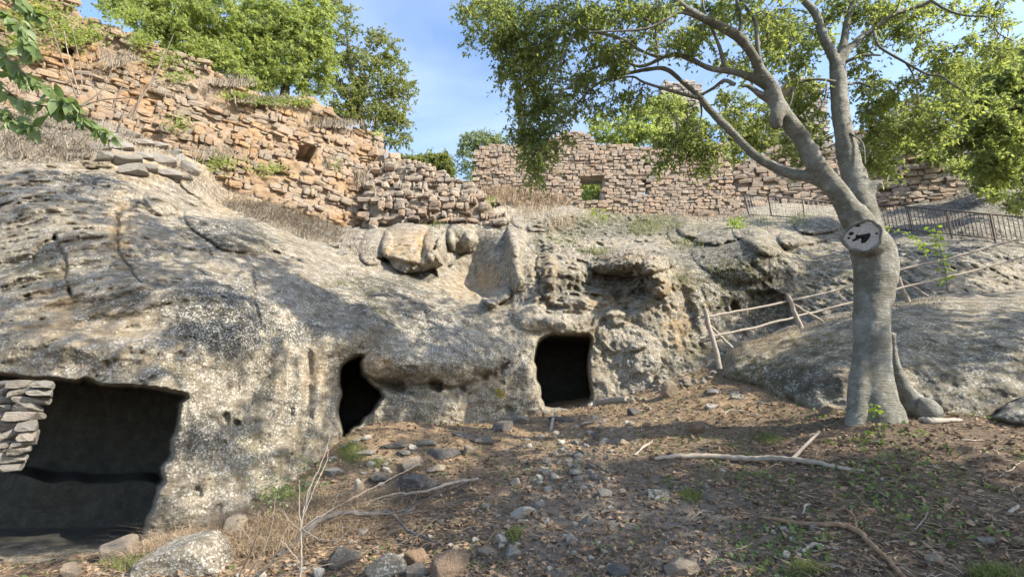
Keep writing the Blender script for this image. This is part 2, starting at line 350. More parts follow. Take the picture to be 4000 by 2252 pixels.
for x, y, z in [(0, 0, 0), (-4, 0, -.35), (4, 0, .4), (0, -6, -1.2), (-8, -4, -1), (8, -4, .3), (-8, 6, -.2), (9, 6, 1.9), (9, 12, 3),
                (0, 14, 1.9), (-6, 14, 1.0), (-12, 10, -.2), (4, 14, 2.4), (-4, 9.5, -0.4), (-6.5, 8, -0.4), (-6, 6.8, -.22), (-4.6, 7.0, -.2)]:
    gx.append(x); gy.append(y); gz.append(z)
G0 = RBF(np.c_[gx, gy], gz, 3.0, 2e-3)
def gh(x, y):
    P = np.stack([x, y, np.zeros_like(x)], -1)
    return G0(x, y) + 0.09 * fbm(P, 1.6, 3, 5) + 0.035 * fbm(P, 0.4, 3, 9) + 0.012 * fbm(P, 0.09, 2, 12)
def ghit(px, py, d0=1.5, d1=16.0, n=150):
    """points of the ground seen along rays"""
    rx, rz = ray(px, py); rx = np.ravel(rx); rz = np.ravel(rz); res = np.full(rx.shape, np.nan); prev = None
    ds = np.geomspace(d0, d1, n); done = np.zeros(rx.shape, bool)
    X = rx[:, None] * ds; Y = np.broadcast_to(ds, X.shape); Z = G0(X, Y); f = CZ + rz[:, None] * ds - Z
    neg = f < 0; i = np.argmax(neg, 1); ok = neg.any(1) & (i > 0); i = np.clip(i, 1, n - 1); ar = np.arange(len(rx))
    f0, f1 = f[ar, i - 1], f[ar, i]; t = f0 / (f0 - f1 + 1e-12); d = ds[i - 1] + t * (ds[i] - ds[i - 1])
    d = np.where(ok, d, 9.0); X = rx * d
    return np.stack([X, d, gh(X, d)], -1)
# fan-shaped grid, fine near the viewer, coarse outside the frame
ang = np.concatenate([np.linspace(-178, -62, 40)[:-1], np.linspace(-62, 62, 860), np.linspace(62, 178, 40)[1:]])
dst = np.concatenate([np.geomspace(0.4, 2.5, 20)[:-1], np.geomspace(2.5, 14.5, 460), np.geomspace(14.5, 60, 12)[1:]])
AA, DD = np.meshgrid(np.radians(ang), dst); X = np.sin(AA) * DD; Y = np.cos(AA) * DD
Zs = gh(X.ravel(), Y.ravel()).reshape(X.shape); far = sstep(11, 30, DD); Zs = Zs * (1 - far) + far * np.clip(Zs, -2, -0.5)
V = np.stack([X, Y, Zs], -1).reshape(-1, 3); na = len(ang); ii = (np.arange(len(dst) - 1)[:, None] * na + np.arange(na - 1)[None]).ravel()
qx, qy = topx(V)
path = np.maximum(np.exp(-(dist_line(qx, qy, [(2050, 2300), (2180, 2050), (2450, 2000), (2700, 2100), (2900, 2300)]) / 230) ** 2),
                  0.7 * np.exp(-(dist_line(qx, qy, [(1950, 1830), (2300, 1760), (2500, 1640)]) / 70) ** 2))
path[(V[:, 1] < 1)] = 0.3
straw = np.exp(-(dist_line(qx, qy, [(1350, 1730), (1700, 1720), (2100, 1650), (2500, 1600), (2900, 1540)]) / 130) ** 2)  # straw band whose pale colour also stands in for sunlight
straw = np.maximum(straw, 0.9 * np.exp(-(dist_line(qx, qy, [(500, 2200), (1000, 2050), (1500, 1950)]) / 110) ** 2)); straw[V[:, 1] < 1] = 0
ground = obj('ground', V, [np.stack([ii, ii + na, ii + na + 1, ii + 1], -1)], M['ground'], attrs={'path': path, 'straw': straw})
tag(ground, kind='structure', label='bare dirt slope littered with wood chips, dry grass and pebbles')
th = np.linspace(0, 2 * math.pi, 48, endpoint=False)
Vb = np.vstack([[0, 0, -2.6]] + [np.c_[np.cos(th) * r, np.sin(th) * r, np.full(48, -2.6)] for r in (40, 300)])
fb = [(0, 1 + a, 1 + (a + 1) % 48) for a in range(48)]; fq = [(1 + a, 49 + a, 49 + (a + 1) % 48, 1 + (a + 1) % 48) for a in range(48)]
tag(obj('terrain', Vb, [np.array(fb), np.array(fq)], M['ground']), kind='structure')
# ---------------------------------------------------------------- the tufa cliff
CAVE1 = [(-900, 1470), (0, 1458), (180, 1470), (300, 1476), (420, 1490), (640, 1512), (742, 1530), (748, 1548), (718, 1575), (712, 1620), (700, 1680), (682, 1720),
         (684, 1770), (650, 1830), (652, 1880), (625, 1915), (615, 1950), (590, 2010), (572, 2060), (560, 2110), (520, 2135), (300, 2170), (-900, 2200)]
CAVE2 = [(1318, 1650), (1316, 1560), (1322, 1490), (1332, 1432), (1355, 1405), (1400, 1388), (1425, 1392), (1412, 1420), (1420, 1455), (1455, 1490),
         (1488, 1512), (1505, 1550), (1480, 1585), (1455, 1610), (1425, 1640), (1400, 1668), (1372, 1690), (1340, 1725), (1325, 1715)]
CAVE3 = [(2112, 1318), (2140, 1308), (2200, 1300), (2250, 1296), (2300, 1306), (2312, 1322), (2308, 1350), (2314, 1400), (2312, 1440), (2320, 1500), (2312, 1570),
         (2288, 1590), (2200, 1600), (2118, 1596), (2102, 1560), (2100, 1520), (2085, 1470), (2090, 1430), (2080, 1400), (2092, 1360), (2096, 1335)]
CP = [(-700, 2250, 5.6), (-700, 1500, 5.9), (-700, 900, 7.8), (-700, 500, 9.3), (0, 2230, 5.9), (0, 1450, 6.0), (0, 1200, 6.5), (0, 900, 7.6), (0, 650, 8.9), (0, 560, 9.6),
      (400, 1450, 6.1), (400, 1200, 6.7), (400, 900, 8.0), (350, 650, 9.6), (600, 2150, 6.2), (760, 1900, 6.35), (780, 1600, 6.5), (750, 1400, 6.6), (750, 1150, 7.3), (750, 930, 8.9), (700, 780, 10.5),
      (1000, 1980, 7.0), (1000, 1700, 7.45), (1000, 1400, 7.6), (1000, 1150, 8.2), (1000, 960, 9.9), (1000, 880, 11.2), (1230, 1800, 8.1), (1250, 1600, 8.3), (1250, 1400, 8.5), (1300, 1200, 9.1), (1250, 1020, 10.8),
      (1400, 1300, 8.9), (1550, 1720, 9.3), (1500, 1600, 9.4), (1600, 1420, 9.35), (1600, 1250, 9.9), (1600, 1130, 11.2), (1430, 1060, 11.6), (1800, 1700, 9.8), (1850, 1580, 10.1), (1850, 1400, 10.0), (1850, 1290, 10.4), (1850, 1190, 11.6),
      (2050, 1660, 10.8), (2050, 1400, 10.8), (2000, 1260, 11.1), (2200, 1640, 11.1), (2200, 1260, 11.2), (2400, 1600, 10.9), (2400, 1400, 11.2), (2400, 1250, 11.6), (2400, 1150, 12.3),
      (2620, 1530, 10.7), (2650, 1300, 11.3), (2650, 1150, 11.8), (2500, 1040, 12.4), (2800, 1450, 10.8), (2850, 1300, 11.6), (3000, 1340, 11.5), (3000, 1180, 12.0), (3150, 1080, 12.3), (2900, 1020, 12.6), (2950, 900, 14.5),
      (3300, 1150, 11.6), (3300, 950, 13.8), (3500, 1100, 11.4), (3500, 930, 13.4), (3800, 1050, 11.2), (3800, 850, 14.2), (4000, 1150, 10.5), (4000, 950, 12.6), (4000, 740, 16.5), (4700, 1000, 10), (4700, 700, 15), (3700, 740, 19.8), (3450, 790, 20.4), (3450, 900, 15.5),
      (3700, 1500, 9.5), (3200, 1500, 9.9), (4700, 1600, 8.5), (2900, 1600, 10.0),
      (2250, 1010, 13.2), (2150, 930, 14.8), (2300, 870, 17.6), (2600, 880, 17.6), (2820, 880, 17.2), (2000, 830, 17.4), (1900, 790, 17.3), (1850, 880, 15.5),
      (1850, 1080, 13.6), (1950, 1000, 13.2), (1720, 900, 14.8), (1600, 1000, 13.4), (1480, 900, 15.2), (1400, 900, 15.4), (1280, 900, 14.0), (1150, 870, 13.6),
      (1000, 790, 13.4), (800, 670, 12.6), (600, 570, 11.8), (400, 500, 11.2), (150, 460, 10.7), (400, 440, 13.2), (900, 690, 15.3), (1350, 840, 18.2), (0, 380, 11.8), (2500, 800, 21.4), (1900, 740, 19), (2900, 800, 21), (3300, 760, 21.5), (4000, 560, 19.5), (3750, 600, 22.5), (4100, 420, 22), (4700, 400, 20)]
CP = np.array(CP, float)
CR = RBF(CP[:, :2], CP[:, 2], 600.0, 2e-4)
us = np.concatenate([np.arange(-700, -40, 30), np.arange(-40, 4040, 4.5), np.arange(4040, 4700, 30)])
vs = np.arange(380, 2262, 4.5)
U, Vv = np.meshgrid(us, vs)
def warp(U, Vv, amp, sc, s):
    Q = np.stack([U, Vv, np.zeros_like(U)], -1); return U + amp * fbm(Q, sc, 3, s), Vv + amp * fbm(Q, sc, 3, s + 50)
Uw, Vw = warp(U, Vv, 9, 45, 3)
Ub, Vb_ = warp(U, Vv, 26, 140, 8)
D = CR(U, Vv)
Ug, Vg = warp(U, Vv, 16, 60, 13); gmod = sstep(-.3, .35, fbm(np.stack([U, Vv, 0 * U], -1), 50, 3, 99))
def dome(px, py, rx, ry, rot, amp, p=0.5):
    """boulder-like swelling with a defined edge"""
    global D
    c, s = math.cos(R(rot)), math.sin(R(rot)); a = ((Ub - px) * c + (Vb_ - py) * s) / rx; b = (-(Ub - px) * s + (Vb_ - py) * c) / ry
    D = D - amp * np.clip(1 - a * a - b * b, 0, 1) ** p
def swell(px, py, rx, ry, rot, amp):
    global D
    c, s = math.cos(R(rot)), math.sin(R(rot)); a = ((Ub - px) * c + (Vb_ - py) * s) / rx; b = (-(Ub - px) * s + (Vb_ - py) * c) / ry
    D = D - amp * np.exp(-(a * a + b * b))
def groove(pts, w, depth, sharp=2):
    global D
    d = dist_line(Ug, Vg, pts); k = 0.35 + 0.65 * gmod; D = D + depth * k * np.exp(-(d / (w * (0.6 + gmod))) ** sharp)
def drop(poly, amp, soft):
    global D
    i = inside(Uw, Vw, poly); d = dist_line(Uw, Vw, poly, True); D = D + amp * np.where(i, sstep(0, soft, d), 0)
# left dome: folds, brow blocks, long terraces of weathered strata
swell(900, 1250, 220, 160, 20, .25); swell(300, 1340, 420, 70, 3, .28); swell(560, 1100, 330, 90, 14, .22); swell(200, 820, 300, 60, 22, .25)
dome(880, 905, 165, 62, 24, .45); dome(640, 800, 90, 45, 30, .3); dome(760, 740, 70, 30, 25, .22); dome(1110, 960, 140, 36, 24, .28)
groove([(540, 700), (520, 760), (495, 810), (450, 890), (455, 980), (520, 1060), (560, 1100)], 4.9, 0.186); groove([(560, 700), (500, 880), (455, 930)], 3.5, 0.093)
groove([(205, 920), (245, 1010), (258, 1100), (278, 1150)], 6.3, 0.174); groove([(985, 1060), (998, 1120), (990, 1180), (1012, 1250)], 4.9, 0.136)
groove([(1640, 1190), (1670, 1260), (1690, 1330)], 4.2, 0.087); groove([(720, 930), (830, 1000), (1000, 985), (1080, 990)], 4.2, 0.124); groove([(0, 1030), (120, 1010), (210, 925)], 5.6, 0.124)
groove([(690, 850), (740, 930), (830, 985)], 4.2, 0.155); groove([(0, 880), (180, 860), (400, 900), (640, 940)], 5.6, 0.074); groove([(250, 700), (520, 760), (700, 900)], 4.9, 0.093)
# folds running down to the second chamber
swell(1160, 1560, 34, 210, 14, .24); swell(1245, 1560, 30, 200, 9, .22); swell(1080, 1450, 26, 160, 10, .2); swell(1330, 1330, 130, 60, -25, .30); swell(1440, 1250, 46, 120, 28, .24); groove([(1200, 1380), (1195, 1560), (1180, 1750)], 11.2, 0.136)
groove([(1440, 1200), (1480, 1290), (1440, 1390)], 9.8, 0.087); swell(1120, 1760, 160, 120, 0, .15); groove([(1290, 1180), (1350, 1210), (1440, 1150)], 11.2, 0.074)
# overhang between second and third chamber
swell(1680, 1420, 230, 75, 3, .42); groove([(1420, 1470), (1500, 1505), (1600, 1512), (1690, 1505), (1760, 1520), (1810, 1508), (1860, 1490), (1930, 1455), (1975, 1425)], 13, .50)
swell(1560, 1500, 70, 26, 10, -.25); swell(1700, 1590, 280, 50, -4, .18); groove([(1960, 1450), (2030, 1430), (2040, 1300)], 8.4, 0.099); swell(2050, 1480, 34, 150, 0, .16)
# boulder heads and recess behind the dome
RD = [(1690, 985), (1712, 1012), (1752, 1072), (1807, 1123), (1869, 1157), (1931, 1192), (1975, 1215)]; D = D + 1.15 * np.where(inside(Uw, Vw, RD + [(2080, 1190), (2080, 850), (1700, 850)]), sstep(0, 16, dist_line(Uw, Vw, RD)), 0) * (1 - sstep(1890, 2060, U)) * sstep(870, 990, Vv) * (1 - .6 * sstep(1130, 1230, Vv)); drop([(1440, 1000), (1540, 1052), (1640, 1100), (1720, 1090), (1700, 1040), (1560, 1010)], .35, 14)
dome(1618, 965, 132, 102, 8, 1.5, .42); dome(1706, 950, 44, 96, -6, .55); groove([(1660, 915), (1652, 960), (1640, 1050)], 4.9, 0.198)
dome(1805, 915, 60, 66, 10, .6); dome(1748, 965, 46, 70, 0, .6); dome(1840, 940, 30, 40, 0, .35); dome(1470, 960, 60, 85, 20, .6); dome(2000, 1010, 30, 130, -4, .8); dome(2012, 930, 40, 80, 0, .5); groove([(1520, 1010), (1600, 1075), (1690, 1110)], 6.3, 0.186)
dome(1938, 1148, 56, 40, -30, .8); dome(1925, 1180, 26, 24, 0, .5); groove([(1850, 960), (1850, 1060), (1870, 1120)], 11.2, 0.099); swell(1920, 1000, 26, 90, 10, .25)
# central cliff
dome(2140, 1050, 48, 66, 0, .75); dome(2135, 1120, 40, 50, 0, .6); drop([(2040, 940), (2090, 1160), (2060, 1190), (2300, 1170), (2500, 1130), (2520, 1010), (2330, 1030), (2180, 1100), (2160, 920)], .55, 60)
dome(2480, 1020, 175, 58, -4, 1.0); dome(2560, 1080, 60, 90, -25, .8); dome(2420, 1010, 90, 60, 0, .5); swell(2250, 1180, 180, 26, 4, .22); swell(2400, 1235, 150, 22, -6, .2); dome(2410, 1245, 46, 40, 0, .3)
groove([(2520, 1100), (2590, 1110), (2620, 1120)], 8.4, 0.248); groove([(2150, 1195), (2300, 1195), (2500, 1160)], 7.0, 0.155); groove([(2090, 1225), (2290, 1210), (2450, 1200)], 6.3, 0.124); dome(2440, 1320, 110, 60, 10, .28); dome(2520, 1400, 70, 90, 10, .25)
dome(2250, 1260, 120, 45, 0, .22); dome(2080, 1250, 90, 50, 20, .22); groove([(2640, 1080), (2680, 1160), (2700, 1260), (2690, 1330)], 18.2, 0.136); swell(2740, 1200, 34, 150, -14, .25)
# brow stones on the right half
dome(2760, 905, 130, 52, 6, .9); dome(2660, 905, 60, 60, 0, .6); dome(2960, 940, 110, 44, 24, .55); dome(2080, 868, 84, 34, 12, .5); dome(2230, 842, 110, 36, 4, .4); dome(2510, 830, 70, 40, 0, .45); dome(2960, 860, 70, 34, 10, .4); dome(3080, 935, 46, 30, 10, .5)
dome(3210, 860, 110, 60, -10, .8); dome(3150, 900, 150, 60, 0, .5); groove([(2690, 928), (2800, 930), (2860, 940)], 4.9, 0.186); dome(2870, 1010, 170, 90, 10, .4)
groove([(2730, 1130), (2760, 1200), (2780, 1260)], 4.9, 0.124); groove([(2950, 1030), (3010, 1100)], 8.4, 0.124)
NICHE = [(2912, 1330), (2905, 1250), (2905, 1190), (2925, 1145), (2965, 1124), (3020, 1126), (3070, 1145), (3098, 1190), (3102, 1330)]
drop(NICHE, .34, 22); drop([(2842, 1190), (2860, 1172), (2890, 1180), (2890, 1220), (2850, 1225)], .3, 12)
# rough relief in world space
P0 = at(U, Vv, D); rough = 1 - 0.55 * np.exp(-(((U - 1250) / 260) ** 2 + ((Vv - 1350) / 330) ** 2)) - 0.5 * np.exp(-(((U - 1880) / 110) ** 2 + ((Vv - 1030) / 110) ** 2))
mid = sstep(1980, 2120, U) * sstep(1350, 1180, Vv)
rub = sstep(1250, 1150, Vv) * sstep(800, 850, Vv) * sstep(2020, 2120, U) * sstep(2700, 2580, U)
Pst = P0 @ np.array(Matrix.Rotation(0.42, 3, 'Y')).T
fine_far = np.clip(P0[..., 1] / 10, 0.6, 1.6)
D = D + 0.22 * fbm(P0, 1.5, 3, 21) * rough - 0.075 * fbm(P0, 0.5, 4, 31, ridge=True) * rough * (1 + 0.15 * mid) * (1 - 0.5 * sstep(2700, 3100, U)) + 0.06 * fbm(P0, 0.16, 4, 41) * rough * fine_far - 0.03 * np.maximum(fbm(P0 * [1, 1, 1.8], 0.11, 3, 46, ridge=True), 0) * rough * fine_far
D = D - 0.16 * np.maximum(fbm(Pst * np.array([1, 1, 4.0]), 1.3, 4, 55, ridge=True), 0) * np.exp(-(((U - 300) / 600) ** 2)) * sstep(1350, 1150, Vv)
D = D - rub * (0.24 * fbm(P0, 0.42, 3, 61, ridge=True) + 0.12 * fbm(P0, 0.15, 3, 66)) - 0.04 * mid * fbm(P0, 0.22, 3, 71, ridge=True)
pit = fbm(P0, 0.2, 4, 81); D = D + 0.07 * sstep(0.34, 0.6, pit) * rough
for hx, hy, hr in [(880, 1640, 26), (930, 1655, 16), (1975, 1605, 22), (2570, 1480, 14)]:
    D = D + 0.18 * np.exp(-(((Ub - hx) / hr) ** 2 + ((Vw - hy) / hr) ** 2) ** 2)
# rock-cut chambers: rooms with floor, ceiling, side and back walls behind each mouth
rx, rz = ray(U, Vv); cave_shade = np.zeros_like(U); Dc = D.copy()
def chamber(mouth, zc, zf, yb, xl, xr, bench=None):
    global D, cave_shade
    Uj, Vj = warp(U, Vv, 15, 70, 90); i = inside(Uj, Vj, mouth)
    e = np.minimum(np.where(rz > 0, (zc - CZ) / np.maximum(rz, 1e-6), np.where(rz < 0, (zf - CZ) / np.minimum(rz, -1e-6), 99)), yb)
    e = np.minimum(e, np.where(rx > 0, np.where(xr / np.maximum(rx, 1e-6) > 0, xr / np.maximum(rx, 1e-6), 99), xl / np.minimum(rx, -1e-6)))
    if bench: e = np.where(rz < 0, np.minimum(e, np.maximum(bench[0] + .35 * fbm(P0, 1.2, 3, 17), (bench[1] - CZ + .22 * fbm(P0, 1.0, 3, 19)) / np.minimum(rz, -1e-6))), e)
    Pq = at(U, Vv, np.clip(e, 0, 30)); e = e + 0.10 * fbm(Pq, 0.6, 4, 7)
    dd = dist_line(Uj, Vj, mouth, True)
    e = np.maximum(e, Dc + 0.05); lip = Dc + 0.05 + dd * 0.035          # worn jambs slope inward before the room opens
    e = np.minimum(e, lip + np.clip(dd - 6, 0, None) ** 2 * 0.01)
    D = np.where(i, e, D); cave_shade = np.where(i, sstep(0.15, 1.5, D - Dc) * 0.93, cave_shade)  # painted chamber shade, deepening with distance behind the mouth
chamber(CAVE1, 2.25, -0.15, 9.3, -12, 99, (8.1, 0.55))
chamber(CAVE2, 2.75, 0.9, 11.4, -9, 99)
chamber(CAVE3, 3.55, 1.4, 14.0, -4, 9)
TOPL = [(-760, 380), (0, 392), (400, 452), (900, 690), (1400, 850), (1440, 888), (1560, 868), (1700, 874), (1840, 875), (1920, 815), (1985, 785), (2100, 790), (2300, 790), (2880, 800), (3000, 780), (3300, 755), (3450, 700), (3600, 600), (3750, 520), (3900, 440), (4050, 380), (4760, 300), (4760, 2300), (-760, 2300)]
keep = inside(U, Vv, TOPL)
# material zones
def zone(items, base=0.0):
    z = np.full(U.shape, base)
    for px, py, a, b, amt in items: z = np.maximum(z, amt * np.exp(-(((Ub - px) / a) ** 2 + ((Vb_ - py) / b) ** 2) ** 1.5))
    return z
warm = zone([(1590, 960, 110, 80, .5), (1650, 940, 30, 60, 1), (1850, 1110, 130, 70, .45), (1900, 1100, 60, 60, .7), (2690, 1180, 34, 130, 1), (2640, 1280, 60, 100, .6), (2380, 1150, 90, 60, .55), (2140, 1080, 60, 90, .5),
             (1230, 1480, 60, 120, .45), (1080, 1500, 40, 60, .3), (480, 900, 60, 160, .6), (2800, 1180, 60, 60, .5), (2850, 1200, 60, 40, .9), (700, 1400, 500, 60, .25), (300, 1250, 300, 130, .35), (1320, 1800, 60, 60, .6),
             (1900, 1480, 120, 40, .45), (2120, 1300, 200, 30, .35), (800, 640, 500, 90, .5), (1100, 780, 300, 80, .6), (540, 2050, 60, 120, .5), (1480, 1430, 80, 60, .5), (2600, 1130, 60, 40, .6), (2250, 1330, 120, 40, .6)], 0.10)
dark = zone([(870, 905, 170, 66, 1.2), (300, 700, 260, 50, .7), (560, 1000, 160, 60, .6), (1480, 1120, 240, 60, .8), (1150, 1290, 200, 80, .7), (850, 1250, 260, 190, 1.0), (500, 1180, 300, 120, .6), (100, 1330, 260, 80, .45), (880, 900, 150, 60, .8), (1500, 1180, 320, 110, .7), (1700, 1250, 200, 120, .65), (800, 1700, 180, 220, .55), (2100, 960, 60, 60, .7), (2200, 1120, 160, 80, .7),
             (2450, 1120, 160, 70, .7), (2400, 1330, 170, 90, .5), (2800, 1000, 260, 90, .9), (2950, 1050, 250, 120, .8), (3200, 900, 140, 80, .7), (3350, 1050, 300, 140, .6), (3750, 900, 500, 160, .5), (300, 760, 260, 60, .5), (150, 980, 120, 60, .5),
             (1640, 1080, 90, 60, .8), (1950, 950, 40, 100, .7), (2760, 900, 110, 46, .8), (150, 560, 260, 70, .8), (450, 2120, 300, 60, .4), (2550, 1450, 130, 100, .45), (3700, 850, 600, 260, .75), (2850, 1150, 300, 200, .85), (2400, 880, 400, 60, .85)], 0.30)
lichen = zone([(950, 1350, 330, 260, 1), (820, 1750, 260, 260, .9), (1500, 1600, 300, 140, .9), (1750, 1370, 260, 130, .9), (2050, 1400, 200, 200, .95), (2480, 1380, 150, 160, .9), (600, 1400, 600, 100, .55), (150, 750, 400, 60, .4), (700, 860, 500, 50, .45),
               (2150, 1250, 200, 60, .8), (1150, 1550, 160, 220, .8), (1930, 1160, 60, 60, .9), (2850, 1100, 240, 160, .4), (1450, 930, 60, 60, .5), (3800, 900, 500, 200, .3), (2000, 1600, 260, 60, .8), (1250, 1050, 200, 60, .3)], 0.10)
moss = zone([(2850, 1080, 200, 150, .8), (2400, 1080, 200, 60, .6), (3000, 960, 160, 80, .6), (1000, 950, 180, 40, .4), (1380, 1120, 130, 40, .6), (1450, 1180, 50, 70, .5), (150, 1030, 160, 60, .6), (2100, 1000, 80, 120, .4), (3300, 1000, 300, 160, .5), (2700, 950, 120, 50, .5),
             (700, 1550, 120, 200, .35), (1000, 1800, 200, 150, .5), (2750, 1400, 160, 120, .5), (2600, 880, 300, 60, .75), (2250, 870, 200, 50, .7), (1050, 1450, 50, 120, .3)], 0.04)
nu = len(us); idx = np.full(U.shape, -1); Pc = at(U, Vv, D)
fk = keep[:-1, :-1] & keep[1:, :-1] & keep[:-1, 1:] & keep[1:, 1:]
a, b = np.nonzero(fk); q = np.stack([a * nu + b, (a + 1) * nu + b, (a + 1) * nu + b + 1, a * nu + b + 1], -1)
used = np.zeros(U.size, bool); used[q.ravel()] = True; rem = np.cumsum(used) - 1
rngd = np.max(D.ravel()[q], 1) - np.min(D.ravel()[q], 1)
cl_attr = {k: v.ravel()[used] for k, v in dict(warm=warm, dark=dark, lichen=lichen, moss=moss, cave_shade=cave_shade).items()}
cliff = obj('cliff', Pc.reshape(-1, 3)[used], [rem[q]], M['rock'], smooth=rngd < 0.22, attrs=cl_attr)
tag(cliff, kind='structure', label='weathered tufa cliff with three rock-cut chamber mouths')
def chit(px, py, off=0.0):
    """points of the cliff face seen along rays"""
    px = np.ravel(np.asarray(px, float)); py = np.ravel(np.asarray(py, float))
    iu = np.clip(np.searchsorted(us, px), 0, len(us) - 1); iv = np.clip(((py - vs[0]) / 4.5).astype(int), 0, len(vs) - 1)
    return at(px, py, Dc[iv, iu] - off)
# ---------------------------------------------------------------- lone outcrop on the right (in front of the wooden fence)
def outcrop(name, label, poly, cps, step, seed, zones, shoulder=70, back=1.6):
    pl = np.array(poly, float); x0, y0 = pl.min(0); x1, y1 = pl.max(0)
    u, v = np.meshgrid(np.arange(x0, x1 + step, step), np.arange(y0, y1 + step, step)); c = np.array(cps, float)
    uw, vw = warp(u, v, 14, 90, seed)
    i = inside(uw, vw, poly); e = dist_line(uw, vw, poly, True); d = RBF(c[:, :2], c[:, 2], 500, 1e-3)(u, v)
    t = np.clip(1 - e / shoulder, 0, 1); d = d + back * (1 - np.sqrt(np.maximum(1 - t ** 2, 0))) 
    Pq = at(u, v, d); d = d + 0.20 * fbm(Pq, 1.1, 3, seed) - 0.05 * fbm(Pq, 0.35, 4, seed + 5, ridge=True) + 0.03 * fbm(Pq, 0.1, 3, seed + 9)
    Pq = at(u, v, d); n = u.shape[1]; fk = i[:-1, :-1] & i[1:, :-1] & i[:-1, 1:] & i[1:, 1:]; a, b = np.nonzero(fk)
    q = np.stack([a * n + b, (a + 1) * n + b, (a + 1) * n + b + 1, a * n + b + 1], -1)
    us_ = np.zeros(u.size, bool); us_[q.ravel()] = True; rm = np.cumsum(us_) - 1; at_ = {}
    for k in ('warm', 'dark', 'lichen', 'moss', 'cave_shade'):
        z = np.full(u.shape, zones.get(k, (0, []))[0] * 1.0)
        for px, py, A, B, amt in zones.get(k, (0, []))[1]: z = np.maximum(z, amt * np.exp(-(((uw - px) / A) ** 2 + ((vw - py) / B) ** 2)))
        at_[k] = z.ravel()[us_]
    Vf = Pq.reshape(-1, 3)[us_]; F = rm[q]
    # closed rear side: the same outline pushed back gives the rock its thickness
    cnt = {}
    E = np.concatenate([F[:, [0, 1]], F[:, [1, 2]], F[:, [2, 3]], F[:, [3, 0]]]); key = np.sort(E, 1); _, inv, c_ = np.unique(key, axis=0, return_inverse=True, return_counts=True)
    Be = E[c_[inv.ravel()] == 1]; nv = len(Vf); bv = np.unique(Be); mp = {int(w): nv + k for k, w in enumerate(bv)}
    Vb = Vf[bv] + np.array([0, 1.6, -0.5]); cen = Vb.mean(0); Vb = cen + (Vb - cen) * 0.85
    Fb = np.array([(int(b), int(a), mp[int(a)], mp[int(b)]) for a, b in Be]); 
    at_ = {k: np.concatenate([w, np.full(len(bv), w.mean())]) for k, w in at_.items()}
    o = obj(name, np.vstack([Vf, Vb]), [F, Fb], M['rock'], attrs=at_); tag(o, label, 'rock outcrop')
    def hit(px, py):
        iu = np.clip(((np.asarray(px) - x0) / step).astype(int), 0, u.shape[1] - 1); iv = np.clip(((np.asarray(py) - y0) / step).astype(int), 0, u.shape[0] - 1)
        return Pq[iv, iu]
    return o, hit
BPOLY = [(2775, 1470), (2795, 1430), (2815, 1395), (2845, 1362), (2900, 1330), (2990, 1302), (3120, 1262), (3300, 1215), (3420, 1180), (3520, 1165), (3640, 1148), (3800, 1140), (4000, 1128), (4300, 1120), (4300, 1760), (3900, 1740), (3600, 1720), (3400, 1700), (3200, 1660), (3060, 1600), (2960, 1545), (2880, 1520), (2800, 1500)]
bc = [(2800, 1450, 9.3), (2900, 1360, 9.4), (3100, 1290, 9.2), (3300, 1240, 9.0), (3600, 1170, 9.4), (4000, 1150, 9.3), (4300, 1150, 9.2), (2950, 1530, 8.3), (3100, 1450, 8.0), (3300, 1400, 7.5), (3300, 1600, 7.1), (3600, 1300, 7.9), (3600, 1500, 7.1), (3600, 1700, 6.6), (4000, 1300, 7.6), (4000, 1650, 6.4), (4300, 1650, 6.2), (3200, 1640, 7.2), (4000, 1450, 6.8)]
boulder, bhit = outcrop('rock_outcrop', 'huge low grey rock outcrop spreading behind the leaning grey trunk', BPOLY, bc, 5, 300,
    dict(moss=(.3, [(2950, 1440, 200, 110, 1.0), (3200, 1340, 200, 60, .9), (3100, 1560, 150, 60, .6)]), dark=(.42, [(3100, 1480, 260, 100, .8), (3900, 1300, 200, 150, .5)]), lichen=(.22, [(3900, 1400, 200, 120, .45)]), warm=(.08, [(3050, 1330, 200, 40, .5)]), cave_shade=(0, [])))
small_out, shit = outcrop('rock_outcrop', 'low flat slab of grey rock half buried left of the trunk base', [(2815, 1520), (2860, 1505), (2950, 1508), (3010, 1530), (3045, 1568), (2950, 1575), (2850, 1560)],
    [(2815, 1520, 8.6), (3045, 1568, 8.0), (2930, 1510, 8.7), (2930, 1570, 7.9), (2850, 1555, 8.0)], 4, 320, dict(lichen=(.3, []), dark=(.2, []), cave_shade=(0, [])), 25, 0.5)
low_out, lhit = outcrop('rock_outcrop', 'pale wedge of rock at the right edge below the big outcrop', [(3870, 1630), (3930, 1580), (4000, 1540), (4200, 1500), (4200, 1680), (3960, 1665)],
    [(3870, 1630, 6.1), (4000, 1540, 6.2), (4200, 1500, 6.2), (4200, 1680, 5.8), (3960, 1665, 5.9)], 5, 330, dict(lichen=(.4, []), dark=(.25, []), cave_shade=(0, [])), 30, 0.5)
